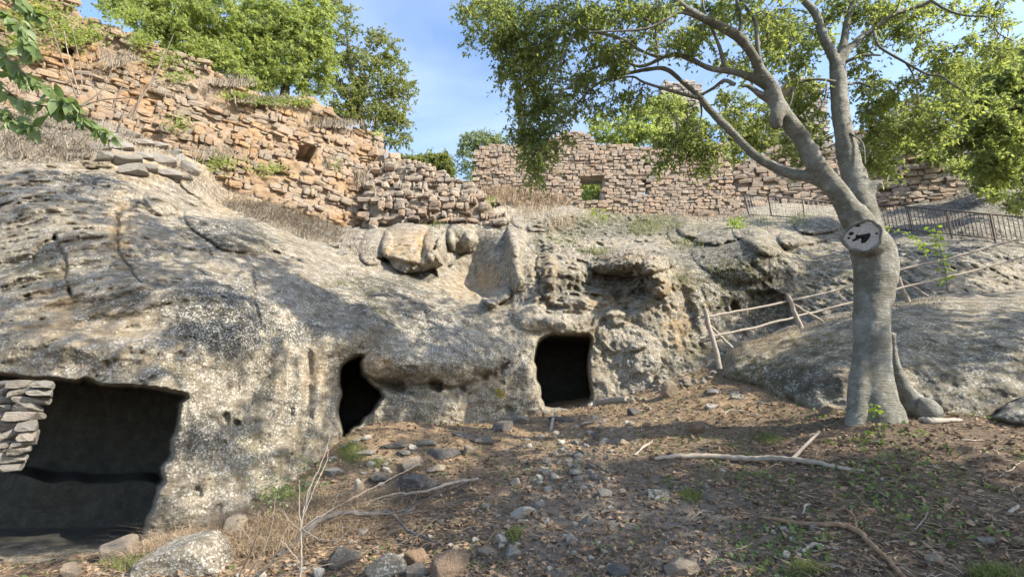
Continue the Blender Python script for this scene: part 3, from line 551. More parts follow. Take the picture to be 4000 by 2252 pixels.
# ---------------------------------------------------------------- stone templates
def block_template(seed, n=2, rnd=0.35, amp=0.10):
    r = np.random.default_rng(seed); pts = {}; V = []; F = []
    def vid(p):
        k = tuple(np.round(p, 4))
        if k not in pts: pts[k] = len(V); V.append(p)
        return pts[k]
    g = np.linspace(-1, 1, n + 1)
    for ax in range(3):
        for sgn in (-1, 1):
            for i in range(n):
                for j in range(n):
                    q = []
                    for (a, b) in ((i, j), (i + 1, j), (i + 1, j + 1), (i, j + 1)):
                        p = np.zeros(3); p[ax] = sgn; p[(ax + 1) % 3] = g[a]; p[(ax + 2) % 3] = g[b]; q.append(vid(p))
                    F.append(q if sgn > 0 else q[::-1])
    V = np.array(V); L = np.linalg.norm(V, axis=1)[:, None]; sph = V / L
    V = V * (1 - rnd) + sph * rnd * 1.15; V += r.normal(0, amp, V.shape); V *= 0.5
    return V, np.array(F)
BT = [block_template(100 + i, 2, 0.28 + 0.02 * (i % 4), 0.09) for i in range(12)]
def chipped(seed):
    q = np.random.default_rng(seed); v, f = block_template(seed, 6, 0.10, 0.0); v = v * 2; N_ = q.normal(0, 1, (10, 3)); N_ /= np.linalg.norm(N_, axis=1)[:, None]
    for nn in N_:
        c = v @ nn; lim = q.uniform(.80, 1.05); k = c > lim; v[k] -= (c[k] - lim)[:, None] * nn
    v += .07 * np.stack([fbm(v + seed, .7, 3, seed + a) for a in range(3)], -1) + .03 * np.stack([fbm(v + seed, .2, 2, seed + a + 5) for a in range(3)], -1); return v * .5, f
BTF = [chipped(130 + i) for i in range(8)]
BTR = [block_template(160 + i, 2, 0.62, 0.13) for i in range(12)]
ROUND = set()
MESH_CACHE = {}
def tmpl_mesh(name, k, mat, fine=False):
    key = (name, k, mat.name, fine)
    if key not in MESH_CACHE:
        v, f = (BTF if fine else (BTR if mat.name in ROUND else BT))[k]; MESH_CACHE[key] = make_mesh(name, v, [f], mat, smooth=False)
    return MESH_CACHE[key]
def stones_to_objects(parent, arr, mat, name='stone', limit=290, fine=False):
    """arr: list of dict(pos, size(3), rot matrix 3x3, px size). the largest become parts, the rest one joined part"""
    arr = sorted(arr, key=lambda s: -s['pxs']); base = np.array(parent.location)
    for s in arr[:limit]:
        o = link(name, tmpl_mesh(name, s['k'] % (8 if fine else 12), mat, fine), parent)
        Mx = Matrix([[*(s['rot'][r] * s['size']), 0] for r in range(3)] + [[0, 0, 0, 1]]); Mx.translation = Vector(s['pos'] - base); o.matrix_basis = Mx
    rest = arr[limit:]
    if rest:
        A = Acc()
        for s in rest:
            v, f = (BTR if mat.name in ROUND else BT)[s['k'] % 12]; A.add((v * s['size']) @ s['rot'].T + s['pos'], f)
        tag(A.obj(name + '_filling', mat, parent, smooth=False), kind='stuff')
def rot3(nrm_u, tiltx=0, tilty=0, tiltz=0):
    """columns: along wall, outward normal, up; then small tilts"""
    B = np.array(nrm_u).T
    T = np.array(Matrix.Rotation(tiltx, 3, 'X') @ Matrix.Rotation(tilty, 3, 'Y') @ Matrix.Rotation(tiltz, 3, 'Z'))
    return B @ T
def wall(name, label, A, B, poly, holes, sw, sh, mat, core_mat, irregular=0.3, relief=0.15, recess=0.08, thick=0.7, through=(), lean=0.0, seed=1, skip=0.0, category='ruined wall', limit=290, proud=0.08, camp=0.0):
    r = np.random.default_rng(seed)
    ax, _ = ray(A[0], A[1]); bx, _ = ray(B[0], B[1]); Pa = np.array([ax * A[2], A[2]]); Pb = np.array([bx * B[2], B[2]])
    uv = (Pb - Pa) / np.linalg.norm(Pb - Pa); nn = np.array([uv[1], -uv[0]])
    if nn @ (-Pa) < 0: nn = -nn
    z0 = at(A[0], A[1], A[2])[2]
    def touz(poly):
        out = []
        for px, py in poly:
            rx_, rz_ = ray(px, py)
            # plane leans back with height: n.(p - Pa) = -lean*(z - z0)
            d = (nn @ Pa - lean * (CZ - z0)) / (nn @ np.array([rx_, 1.0]) + lean * rz_)
            p = np.array([rx_ * d, d]); out.append((float((p - Pa) @ uv), float(CZ + rz_ * d)))
        return out
    PU = touz(poly); HU = [touz(h) for h in holes]; TH = [touz(h) for h in through]
    def P3(u, z, off):
        u, z, off = np.broadcast_arrays(u, z, off); o = off - lean * (z - z0)
        return np.stack([Pa[0] + uv[0] * u + nn[0] * o, Pa[1] + uv[1] * u + nn[1] * o, z], -1)
    def rel(u, z):
        P = np.stack([u, z, np.zeros_like(u)], -1); return relief * (fbm(P, 2.2, 3, seed) + 0.5 * fbm(P, 0.7, 3, seed + 3)) 
    us_ = [p[0] for p in PU]; zs_ = [p[1] for p in PU]; u0, u1, z0_, z1 = min(us_), max(us_), min(zs_), max(zs_)
    root = thing(name, label, category, P3(0.5 * (u0 + u1), z0_, 0.0)); core = Acc()
    g = min(sw, sh) * 0.42; gu = np.arange(u0 - g, u1 + 2 * g, g); gz_ = np.arange(z0_ - g, z1 + 2 * g, g); GU, GZ = np.meshgrid(gu, gz_)
    Q = np.stack([GU, GZ, np.zeros_like(GU)], -1); GW = GU + sw * 0.5 * fbm(Q, sw * 1.5, 2, seed + 7); GV = GZ + sh * 0.8 * fbm(Q, sw * 1.5, 2, seed + 8)
    ins = inside(GW, GV, PU)
    for h in TH: ins &= ~inside(GW, GV, h)
    off = rel(GU, GZ) - recess + 0.05 * fbm(Q, 0.25, 3, seed + 2) + camp * fbm(Q, 0.14, 3, seed + 12)
    for h in HU: off = np.where(inside(GW, GV, h), off - 0.9, off)
    Vf = P3(GU, GZ, off); Vk = P3(GU, GZ, -thick + 0 * off); n = GU.shape[1]; N = GU.size
    fk = ins[:-1, :-1] & ins[1:, :-1] & ins[:-1, 1:] & ins[1:, 1:]; a, b = np.nonzero(fk); q = np.stack([a * n + b, a * n + b + 1, (a + 1) * n + b + 1, (a + 1) * n + b], -1)
    E = np.concatenate([q[:, [0, 1]], q[:, [1, 2]], q[:, [2, 3]], q[:, [3, 0]]]); key = np.sort(E, 1); _, inv, c_ = np.unique(key, axis=0, return_inverse=True, return_counts=True)
    Be = E[c_[inv.ravel()] == 1]; side = np.stack([Be[:, 1], Be[:, 0], Be[:, 0] + N, Be[:, 1] + N], -1); bq = q[:, ::-1] + N
    allV = np.vstack([Vf.reshape(-1, 3), Vk.reshape(-1, 3)]); F = np.vstack([q, side, bq]); us2 = np.zeros(len(allV), bool); us2[F.ravel()] = True; rm = np.cumsum(us2) - 1
    obj('masonry_core', allV[us2], [rm[F]], core_mat, root)
    arr = []; z = z0_
    B3 = [np.array([uv[0], uv[1], 0]), np.array([nn[0], nn[1], 0]), np.array([0, 0, 1.0])]
    while z < z1 + sh:
        h = sh * r.uniform(1 - irregular, 1 + irregular); u = u0 - r.uniform(0, sw)
        while u < u1:
            w = sw * r.uniform(1 - irregular * 1.3, 1 + irregular * 1.5); uc = u + w / 2; zc = z + h / 2 + 0.25 * sh * float(fbm(np.array([[u, z, 1.0]]), 3.0, 2, seed)[0]) * (1 + irregular) + r.normal(0, sh * 0.12 * irregular)
            u += w
            if not inside(uc, zc, PU) or r.random() < skip: continue
            if any(inside(uc, zc, h_) or inside(uc - w * .3, zc, h_) or inside(uc + w * .3, zc, h_) for h_ in HU + TH): continue
            ro = float(rel(np.array([uc]), np.array([zc]))[0]); pos = P3(uc, zc, ro + r.uniform(-0.5, 1) * proud - recess * 0.6)
            sz = np.array([w * r.uniform(.90, 1.04), r.uniform(.8, 1.2) * (recess * 2 + 0.18), h * r.uniform(.88, 1.04)])
            ppx = FPX * max(w, h) / max(pos[1], 1)
            arr.append(dict(pos=pos, size=sz, rot=rot3(B3, r.normal(0, .05 + .10 * irregular), r.normal(0, .04 + .10 * irregular), r.normal(0, .05 + .16 * irregular)), pxs=ppx, k=int(r.integers(0, 240))))
        z += h
    stones_to_objects(root, arr, mat, 'stone', limit)
    return root, P3, touz
ROUND.update([M['stone_warm'].name, M['stone_rubble'].name])
# long ruined wall on the upper left
LW = [(-500, 60), (-200, -20), (0, -60), (250, -40), (330, 60), (480, 130), (640, 190), (780, 250), (900, 320), (1050, 385), (1150, 395), (1230, 385), (1290, 430), (1350, 490), (1420, 505), (1500, 512), (1502, 560), (1475, 650), (1455, 720), (1440, 800), (1425, 880), (1380, 900), (1250, 880), (1100, 830), (950, 770), (850, 720), (700, 650), (560, 590), (470, 545), (300, 500), (0, 480), (-500, 460)]
wall('ruined_wall', 'long sunlit ochre rubble wall climbing to the upper left under green trees', (0, 480, 10.6), (1480, 870, 16.6), LW,
     [[(1162, 575), (1230, 572), (1230, 605), (1212, 645), (1160, 640)], [(235, 185), (255, 160), (290, 158), (292, 180), (275, 222), (250, 212)], [(1200, 478), (1225, 448), (1296, 478), (1298, 512), (1240, 500)], [(580, 80), (620, 95), (600, 110)]],
     0.27, 0.165, M['stone_warm'], M['mortar_warm'], irregular=0.6, relief=0.45, recess=-0.01, thick=1.2, lean=0.16, seed=11, skip=0.20, proud=0.13, camp=.10)
# collapsed rubble core wall in the middle
wall('ruined_wall', 'dark jagged rubble wall sloping down between the ochre wall and the window wall', (1450, 880, 15.6), (1900, 860, 15.4),
     [(1452, 650), (1468, 600), (1560, 612), (1640, 640), (1700, 655), (1760, 690), (1830, 712), (1862, 718), (1890, 740), (1905, 790), (1950, 830), (2000, 850), (1960, 880), (1850, 885), (1760, 870), (1640, 880), (1500, 880), (1420, 890), (1425, 780)],
     [], 0.25, 0.17, M['stone_rubble'], M['mortar_dark'], irregular=0.7, relief=0.50, recess=0.03, thick=1.0, lean=0.34, seed=21, skip=0.14, proud=0.2, camp=.10)
# wall with the window
WP = [(1856, 600), (1880, 580), (1940, 562), (2010, 560), (2070, 535), (2130, 545), (2200, 520), (2280, 515), (2320, 540), (2335, 572), (2420, 570), (2500, 575), (2600, 572), (2620, 555), (2700, 560), (2780, 555), (2842, 560), (2852, 620), (2858, 680), (2872, 740), (2895, 790), (2908, 850), (2800, 850), (2600, 860), (2400, 850), (2250, 830), (2050, 810), (1880, 790), (1850, 740)]
wall('ruined_wall', 'coursed tufa block wall with a rectangular window and a narrow slit', (1856, 800, 19.6), (2900, 850, 19.2), WP,
     [[(2085, 668), (2106, 668), (2106, 694), (2087, 694)], [(2380, 632), (2392, 632), (2392, 646), (2380, 646)], [(2508, 636), (2524, 632), (2526, 652), (2510, 654)], [(2205, 560), (2230, 556), (2228, 574), (2206, 574)]],
     0.28, 0.155, M['stone_ruin'], M['mortar'], irregular=0.24, relief=0.12, recess=0.03, thick=0.75, lean=0.03, seed=31, skip=0.02, proud=0.05,
     through=[[(2272, 690), (2348, 690), (2350, 790), (2274, 788)], [(2513, 702), (2524, 702), (2530, 755), (2517, 755)]])
# wall behind the railing
RP = [(2870, 640), (2990, 600), (3080, 560), (3200, 590), (3330, 520), (3450, 480), (3560, 470), (3640, 560), (3760, 620), (3780, 800), (3600, 860), (3420, 870), (3240, 870), (2900, 870), (2880, 780)]
wall('ruined_wall', 'low-lit rough stone wall rising behind the thin metal railing', (2880, 850, 20.0), (3700, 740, 18.4), RP,
     [[(3010, 800), (3040, 795), (3060, 812), (3020, 815)], [(3500, 466), (3520, 462), (3518, 480), (3502, 480)], [(3540, 640), (3590, 632), (3580, 655), (3550, 655)]],
     0.42, 0.20, M['stone_ruin'], M['mortar_dark'], irregular=0.4, relief=0.25, recess=0.06, thick=0.9, lean=0.12, seed=41, skip=0.06, proud=0.09)
# two broken towers on the skyline
wall('tower_ruin', 'tall broken tower fragment on the skyline left of the leaning trunk', (2570, 450, 27.0), (2760, 450, 27.0),
     [(2580, 345), (2600, 318), (2640, 322), (2700, 310), (2725, 330), (2745, 345), (2740, 400), (2690, 430), (2720, 560), (2720, 700), (2560, 700), (2590, 400), (2565, 375)], [], 0.42, 0.24, M['stone_grey'], M['mortar'], seed=51, thick=1.6, irregular=0.35, category='ruined tower', limit=120)
wall('tower_ruin', 'grey broken tower top on the skyline seen between the two main stems', (3040, 600, 26.0), (3320, 600, 26.0),
     [(3062, 330), (3075, 300), (3150, 296), (3180, 320), (3210, 350), (3255, 600), (3290, 700), (3060, 700), (3075, 480), (3150, 400), (3160, 350), (3110, 330), (3065, 320)], [], 0.42, 0.24, M['stone_grey'], M['mortar'], seed=61, thick=1.6, irregular=0.35, category='ruined tower', limit=120)
wall('tower_ruin', 'shaded broken masonry stump behind the foliage right of the trunk', (3500, 600, 23.0), (3720, 600, 23.0),
     [(3520, 400), (3560, 375), (3620, 385), (3640, 430), (3690, 470), (3700, 620), (3520, 620)], [], 0.42, 0.24, M['stone_grey'], M['mortar'], seed=71, thick=1.4, irregular=0.35, category='ruined tower', limit=120)
# dry-stone pier left of the first chamber
def pile_wall(name, label, items, mat, cat, depth=0.45, loc=None, seed=5, jit=0.05):
    """items: (px, py, w_px, h_px, d, rot)"""
    r = np.random.default_rng(seed); c = np.mean([at(i[0], i[1], i[4]) for i in items], 0) if loc is None else loc
    root = thing(name, label, cat, c)
    for i, (px, py, w, h, d, ro) in enumerate(items):
        p = at(px, py, d); s = d / (FPX * 1.02); rx_, rz_ = ray(px, py); dist = math.hypot(rx_ * d, d) / d
        yaw = math.atan2(-rx_, 1) * 0.8
        Rm = np.array(Matrix.Rotation(yaw + r.normal(0, jit), 3, 'Z') @ Matrix.Rotation(R(-ro), 3, 'Y') @ Matrix.Rotation(r.normal(0, jit), 3, 'X'))
        size = np.array([w * s * 1.08, depth * r.uniform(.85, 1.1), h * s * 1.1]); o = link('stone', tmpl_mesh('stone', int(r.integers(0, 8)), mat, True), root)
        Mx = Matrix([[*(Rm[k] * size), 0] for k in range(3)] + [[0, 0, 0, 1]]); Mx.translation = Vector(p + np.array([0, size[1] * 0.35, 0]) - c); o.matrix_basis = Mx
    return root
pier = []
rr = np.random.default_rng(3)
y = 1500
widths = [148, 140, 122, 104, 98, 92, 88, 80, 62, 40, 20]
for k, wx in enumerate(widths):
    h = 34 + rr.uniform(-4, 5); x = -160 + rr.uniform(0, 40)
    while x < wx - 25:
        w = min(rr.uniform(52, 98), wx - x) 
        if wx - x - w < 28: w = wx - x
        pier.append((x + w / 2, y + rr.uniform(-4, 4), w, h, 5.35 + 0.0005 * (150 - x), rr.uniform(-6, 6))); x += w
    y += h * 0.97
pile_wall('dry_stone_pier', 'pinkish grey dry-stone pier propping the left side of the big dark chamber', pier, M['stone_grey'], 'dry stone wall', 0.42)
# retaining courses on the slope above the dome
ret = [(455, 560, 78, 44, 22), (500, 520, 46, 30, 15), (548, 548, 64, 34, 18), (412, 530, 70, 36, 20), (470, 612, 110, 40, 20), (545, 598, 66, 36, 14), (622, 622, 84, 46, 20), (560, 648, 66, 42, 14), (646, 668, 84, 40, 12), (728, 656, 70, 48, 14), (690, 618, 46, 34, 30), (500, 655, 96, 34, 24), (600, 560, 66, 34, 26), (664, 590, 60, 28, 28), (712, 690, 46, 18, 12), (375, 570, 70, 34, 16), (395, 608, 60, 34, 20)]
ret = [(a, b, w, h, float(chit([a], [b])[0, 1]) - 0.25, ro) for a, b, w, h, ro in ret]
pile_wall('retaining_wall', 'short dry-stone retaining wall of big grey blocks on the shaded slope', ret, M['stone_grey'], 'dry stone wall', 0.5, seed=9)
ret2 = [(1235, 905, 40, 26, 20), (1272, 922, 46, 28, 20), (1312, 935, 44, 30, 24), (1345, 960, 40, 26, 26), (1250, 935, 40, 22, 24), (1295, 958, 40, 24, 24), (1380, 900, 40, 24, 6), (1425, 868, 42, 30, 2), (1350, 890, 36, 22, 10), (1400, 925, 36, 22, 8), (1455, 890, 40, 24, 4), (1330, 985, 40, 22, 26), (1185, 880, 44, 26, 18), (1210, 915, 36, 20, 20)]
ret2 = [(a, b, w, h, float(chit([a], [b])[0, 1]) - 0.2, ro) for a, b, w, h, ro in ret2]
pile_wall('retaining_wall', 'low run of pale grey blocks above the brow beside the rounded boulder head', ret2, M['stone_grey'], 'dry stone wall', 0.4, seed=12)
# ---------------------------------------------------------------- foliage builders
def unit(v): return v / (np.linalg.norm(v, axis=-1, keepdims=True) + 1e-9)
def leaves_mesh(P, Dr, size, width=0.5, r=None, droop=0.0, fold=0.25):
    """pointed, folded leaves: base, two sides, tip. P (n,3) bases, Dr (n,3) directions"""
    r = r or rng; n = len(P); size = np.broadcast_to(size, (n,))
    Dr = unit(Dr + np.array([0, 0, -droop])); S_ = unit(np.cross(Dr, unit(r.normal(0, 1, (n, 3))))); N_ = np.cross(S_, Dr)
    s = size[:, None]; mid = P + Dr * s * 0.42
    V = np.stack([P, mid + S_ * s * width * 0.5 + N_ * s * fold * 0.3, P + Dr * s, mid - S_ * s * width * 0.5 + N_ * s * fold * 0.3], 1).reshape(-1, 3)
    i = np.arange(n)[:, None] * 4
    return V, np.vstack([i + np.array([[0, 1, 2]]), i + np.array([[0, 2, 3]])])
def blades_mesh(P, h, w, lean, r=None, bend=0.5):
    """thin tapering grass blades, two segments"""
    r = r or rng; n = len(P); h = np.broadcast_to(h, (n,))[:, None]; a = r.uniform(0, 2 * math.pi, n); side = np.c_[np.cos(a), np.sin(a), np.zeros(n)]
    b = r.uniform(0, 2 * math.pi, n); L = np.c_[np.cos(b), np.sin(b), np.zeros(n)] * r.uniform(0, 1, (n, 1)) * lean
    m = P + (L * 0.35 + [0, 0, .55]) * h; t = P + (L * (1 + bend) + [0, 0, .9]) * h; w = np.broadcast_to(w, (n,))[:, None] * 0.5
    V = np.stack([P - side * w, P + side * w, m + side * w * .8, m - side * w * .8, t], 1).reshape(-1, 3); i = np.arange(n)[:, None] * 5
    return V, i + np.array([[0, 1, 2, 3]]), i + np.array([[3, 2, 4]])
def blob_points(blobs, dens, r, surface=0.55):
    """points in ellipsoid clumps given as (px, py, rx_px, ry_px, depth, weight, depth thickness)"""
    out = []
    for px, py, ax, ay, d, w, th in blobs:
        n = max(3, int(dens * w * ax * ay * (d / 8) ** 0 / 1000)); q = r.normal(0, 1, (n, 3)); q = unit(q) * (r.uniform(0, 1, (n, 1)) ** (1 / 3) * (1 - surface) + surface * r.uniform(.55, 1, (n, 1)))
        out.append(at(px + q[:, 0] * ax, py + q[:, 1] * ay, d + q[:, 2] * th))
    return np.vstack(out) if out else np.zeros((0, 3))
def grow(nodes, targets, r, seg=0.35, wob=0.12, sag=0.0):
    """connect every target to the nearest point of the growing skeleton; returns list of paths (pts) and per-path order"""
    N = np.array(nodes); order = np.argsort(((targets[:, None, :] - N[None, ::max(1, len(N) // 60)]) ** 2).sum(-1).min(1)); paths = []
    for i in order:
        t = targets[i]; d2 = ((N - t) ** 2).sum(1); j = int(np.argmin(d2)); s = N[j]; L = math.sqrt(d2[j])
        k = max(2, int(L / seg) + 1); u = np.linspace(0, 1, k + 1)[:, None]; mid = r.normal(0, wob * L, 3); mid[2] += sag * L
        p = s + (t - s) * u + mid * (u * (1 - u) * 2) + np.vstack([np.zeros(3), r.normal(0, 0.02 * min(L, 1), (k - 1, 3)), np.zeros(3)])
        paths.append(p); N = np.vstack([N, p[1:]])
    return paths
def spray_leaves(ends, r, n_twig=6, twig=0.4, n_leaf=14, leaf=0.07, droop=0.5, spread=1.0, width=0.5):
    """at each end: short twigs set with leaves; returns leaf arrays and twig lines"""
    n = len(ends); T = unit(r.normal(0, 1, (n, n_twig, 3)) * np.array([1, 1, .6]) * spread + np.array([0, 0, -droop * .6])); Lg = twig * r.uniform(.4, 1.1, (n, n_twig, 1))
    tips = ends[:, None] + T * Lg; u = r.uniform(0.1, 1.05, (n, n_twig, n_leaf, 1)); base = ends[:, None, None] + (T * Lg)[:, :, None] * u
    base[..., 2:] -= droop * 0.3 * (u ** 2) * twig
    dr = T[:, :, None] * 0.5 + r.normal(0, .6, base.shape)
    return base.reshape(-1, 3), dr.reshape(-1, 3), np.repeat(ends, n_twig, 0), tips.reshape(-1, 3)
def twig_tubes(acc, A, B, r0):
    """three-sided twigs, vectorised"""
    n = len(A); D_ = unit(B - A); s = unit(np.cross(D_, [0.3, 0.2, 0.93])); t = np.cross(D_, s); V = []
    for k in range(3):
        c, q = math.cos(k * 2.094), math.sin(k * 2.094); V.append(A + (s * c + t * q) * r0)
    V = np.stack(V + [B], 1).reshape(-1, 3); i = np.arange(n)[:, None] * 4
    acc.add(V, np.vstack([i + np.array([f]) for f in ((0, 1, 3), (1, 2, 3), (2, 0, 3))]))
def add_tree(name, label, cat, base_pts, base_rad, blobs, leaf_mat, dens=3.0, leaf=0.08, seed=1, bark='bark_dark', n_twig=5, n_leaf=12, twig=0.4, droop=0.4, group=None, limbs=(), max_r=0.09, width=0.5, extra=None, clump=1.0):
    r = np.random.default_rng(seed); base_pts = spline(base_pts, 5); root = thing(name, label, cat, base_pts[0], group)
    rad = np.interp(np.linspace(0, 1, len(base_pts)), np.linspace(0, 1, len(base_rad)), base_rad); A = Acc(); A.tube(base_pts, rad, 8, 0.06); A.obj('trunk', M[bark], root)
    tg = blob_points(blobs, dens, r)
    if extra is not None: tg = np.vstack([tg, extra])
    paths = grow(base_pts[len(base_pts) // 3:], tg, r, wob=0.14); Bc = Acc()
    for p in paths:
        L = np.linalg.norm(p[-1] - p[0]); r0 = min(max_r, 0.010 + 0.012 * L); Bc.tube(p, np.linspace(r0, 0.006, len(p)), 4, cap=False)
    ends = tg; B_, Dd, ta, tb = spray_leaves(ends, r, n_twig, twig, n_leaf, leaf, droop); twig_tubes(Bc, ta, tb, 0.006)
    Bc.obj('branches', M[bark], root)
    V, F = leaves_mesh(B_, Dd, leaf * r.uniform(.6, 1.25, len(B_)), width, r, droop * .5); tag(obj('crown', V, [F], M[leaf_mat], root, smooth=False), kind='stuff')
    return root
# ---------------------------------------------------------------- the leaning grey tree in front
r = np.random.default_rng(77)
def px_tube(acc, pts, sides=14, n=6, jit=0.0):
    """pts: (px, py, half width px, depth)"""
    a = np.array(pts, float); P = at(a[:, 0], a[:, 1], a[:, 3]); rad = a[:, 2] * a[:, 3] / FPX / np.sqrt(1 + ray(a[:, 0], a[:, 1])[0] ** 2)
    Q = spline(np.c_[P, rad], n); acc.tube(Q[:, :3], np.maximum(Q[:, 3], 0.004), sides, jit); return Q[:, :3]
tree_base = at(3440, 1640, 6.2)
tree = thing('leaning_tree', 'big smooth grey-barked tree leaning over the slope with a sawn-off limb stub', 'tree', tree_base)
TA = Acc(); SK = []
T0 = [(3440, 1700, 118, 6.15), (3432, 1620, 106, 6.15), (3416, 1540, 84, 6.15), (3408, 1400, 77, 6.15), (3404, 1250, 76, 6.15), (3412, 1130, 86, 6.15), (3414, 1040, 95, 6.15), (3398, 960, 92, 6.15), (3365, 890, 76, 6.15), (3322, 825, 66, 6.1)]
L1 = [(3350, 880, 66, 6.15), (3283, 766, 54, 6.1), (3200, 662, 50, 6.05), (3138, 552, 43, 6.0), (3076, 469, 42, 5.95), (3034, 400, 40, 5.9), (3014, 338, 32, 5.85), (2972, 276, 27, 5.8), (2931, 200, 25, 5.7), (2876, 138, 24, 5.65), (2786, 90, 20, 5.6), (2703, 48, 17, 5.5), (2641, 0, 15, 5.45), (2570, -60, 12, 5.4)]
L5 = [(3405, 930, 70, 6.2), (3380, 848, 66, 6.3), (3345, 724, 62, 6.4), (3316, 620, 54, 6.5), (3290, 483, 46, 6.55), (3276, 345, 43, 6.6), (3269, 250, 42, 6.6)]
L5a = [(3266, 262, 30, 6.6), (3248, 207, 28, 6.6), (3214, 138, 26, 6.6), (3186, 55, 23, 6.6), (3138, 0, 19, 6.6), (3080, -80, 16, 6.6)]
L5b = [(3272, 262, 28, 6.6), (3290, 193, 25, 6.65), (3303, 124, 22, 6.7), (3317, 55, 20, 6.7), (3338, 0, 18, 6.75), (3350, -90, 14, 6.8)]
L5c = [(3285, 262, 26, 6.6), (3312, 200, 22, 6.6), (3359, 152, 20, 6.6), (3428, 103, 18, 6.5), (3497, 55, 16, 6.4), (3600, 20, 13, 6.3), (3660, -10, 11, 6.2), (3760, -60, 8, 6.1)]
L3 = [(3215, 712, 36, 6.1), (3160, 690, 30, 6.2), (3083, 675, 28, 6.3), (2986, 632, 24, 6.35), (2924, 585, 22, 6.4), (2876, 534, 20, 6.4), (2828, 486, 19, 6.4), (2772, 430, 17, 6.4), (2738, 386, 15, 6.4), (2669, 324, 12, 6.4), (2600, 270, 10, 6.4), (2528, 272, 9, 6.4), (2407, 298, 7, 6.4), (2306, 333, 5, 6.4), (2205, 348, 4, 6.4)]
L2 = [(3010, 345, 26, 5.9), (2945, 310, 22, 5.9), (2876, 283, 19, 5.9), (2772, 266, 16, 5.9), (2703, 234, 15, 5.9), (2641, 214, 13, 5.9), (2580, 222, 12, 5.9), (2508, 200, 10, 5.9), (2420, 150, 9, 5.9), (2326, 121, 8, 5.9), (2235, 70, 6, 5.9), (2175, 15, 5, 5.9), (2150, -40, 4, 5.9)]
stubL4 = [(3010, 395, 20, 5.95), (2960, 362, 18, 5.9), (2920, 336, 14, 5.85), (2890, 338, 8, 5.85)]
knob = [(3380, 760, 40, 6.3), (3415, 725, 32, 6.25), (3448, 722, 24, 6.2)]
stub = [(3410, 990, 84, 6.15), (3390, 945, 82, 6.0), (3371, 925, 71, 5.78)]
bulge = [(3440, 1100, 70, 6.2), (3456, 1030, 60, 6.2), (3440, 970, 60, 6.2), (3400, 900, 50, 6.2)]
burr = [(3050, 420, 40, 5.85), (3030, 470, 34, 5.8), (3040, 500, 26, 5.85)]
root_ = [(3478, 1300, 22, 6.3), (3492, 1380, 17, 6.35), (3508, 1450, 22, 6.35), (3530, 1510, 32, 6.35), (3562, 1560, 46, 6.35), (3600, 1600, 54, 6.3), (3640, 1612, 40, 6.3)]
flare = [(3370, 1400, 40, 6.12), (3352, 1560, 42, 6.1), (3340, 1690, 40, 6.08)]; flare2 = [(3440, 1400, 46, 6.1), (3462, 1560, 48, 6.05), (3488, 1690, 50, 6.0)]
for t in (T0, L1, L5, L5a, L5b, L5c, L3, L2, knob, bulge, flare, flare2, stub, stubL4, burr): 
    q = px_tube(TA, t, 16)
    if t in (L1, L5, L5a, L5b, L5c, L3, L2): SK.append(q)
def remeshed(acc, vox, name):
    me = make_mesh(name, acc.verts(), acc.faces()); o = bpy.data.objects.new(name, me); COL.objects.link(o)
    md = o.modifiers.new('r', 'REMESH'); md.mode = 'VOXEL'; md.voxel_size = vox; s = o.modifiers.new('s', 'SMOOTH'); s.iterations = 4; s.factor = 0.6
    dg = bpy.context.evaluated_depsgraph_get(); m2 = bpy.data.meshes.new_from_object(o.evaluated_get(dg)); bpy.data.objects.remove(o)
    n = len(m2.vertices); V = np.empty(n * 3, np.float32); m2.vertices.foreach_get('co', V); V = V.reshape(-1, 3).astype(float)
    N = np.empty(n * 3, np.float32); m2.vertices.foreach_get('normal', N); return m2, V, N.reshape(-1, 3)
def bark_skin(m2, V, N, parent, mat, name):
    a = 0.018 * fbm(V, 0.35, 3, 5) + 0.004 * fbm(V * np.array([1, 1, 5.0]), 0.25, 3, 8)
    a += 0.03 * np.maximum(fbm(V, 0.5, 2, 15), 0) * (V[:, 2] < 4.0)
    V = V + N * a[:, None] - np.array(parent.location); m2.vertices.foreach_set('co', V.astype(np.float32).ravel()); m2.update(); m2.name = name
    m2.polygons.foreach_set('use_smooth', np.ones(len(m2.polygons), bool)); m2.materials.clear(); m2.materials.append(mat); return link(name, m2, parent)
bark_skin(*remeshed(TA, 0.022, 'trunk'), tree, M['bark'], 'trunk')
RA = Acc(); px_tube(RA, root_, 14); px_tube(RA, [(3585, 1590, 50, 6.25), (3620, 1600, 56, 6.2), (3665, 1612, 30, 6.2)], 12); bark_skin(*remeshed(RA, 0.02, 'root'), tree, M['bark'], 'root')
# sawn face with rot holes
cf = at(3369, 924, 5.765); ax0 = unit(at(3371, 925, 5.78) - at(3392, 946, 6.0)); e1 = unit(np.cross(ax0, [0, 0, 1.0])); e2 = np.cross(e1, ax0)
def disc(cx, cy, poly, off, mat, name, parent):
    P = [cf + ax0 * off + e1 * (-x) * 5.78 / FPX + e2 * y * 5.78 / FPX for x, y in poly]; c = np.mean(P, 0); Q = [p - ax0 * 0.03 for p in P]; n = len(P)
    V = np.vstack([[c], P, Q]); F3 = [(0, 1 + i, 1 + (i + 1) % n) for i in range(n)]; F4 = [(1 + i, 1 + n + i, 1 + n + (i + 1) % n, 1 + (i + 1) % n) for i in range(n)]
    return obj(name, V, [np.array(F3), np.array(F4)], mat, parent, smooth=False)
tt = np.linspace(0, 2 * math.pi, 40, endpoint=False); rimr = 64 + 3.5 * np.sin(3 * tt + 1) + 2 * np.sin(7 * tt)
face = disc(0, 0, [(math.cos(t) * q, math.sin(t) * q * 0.96) for t, q in zip(tt, rimr)], 0.004, M['cut_wood'], 'cut_face', tree)
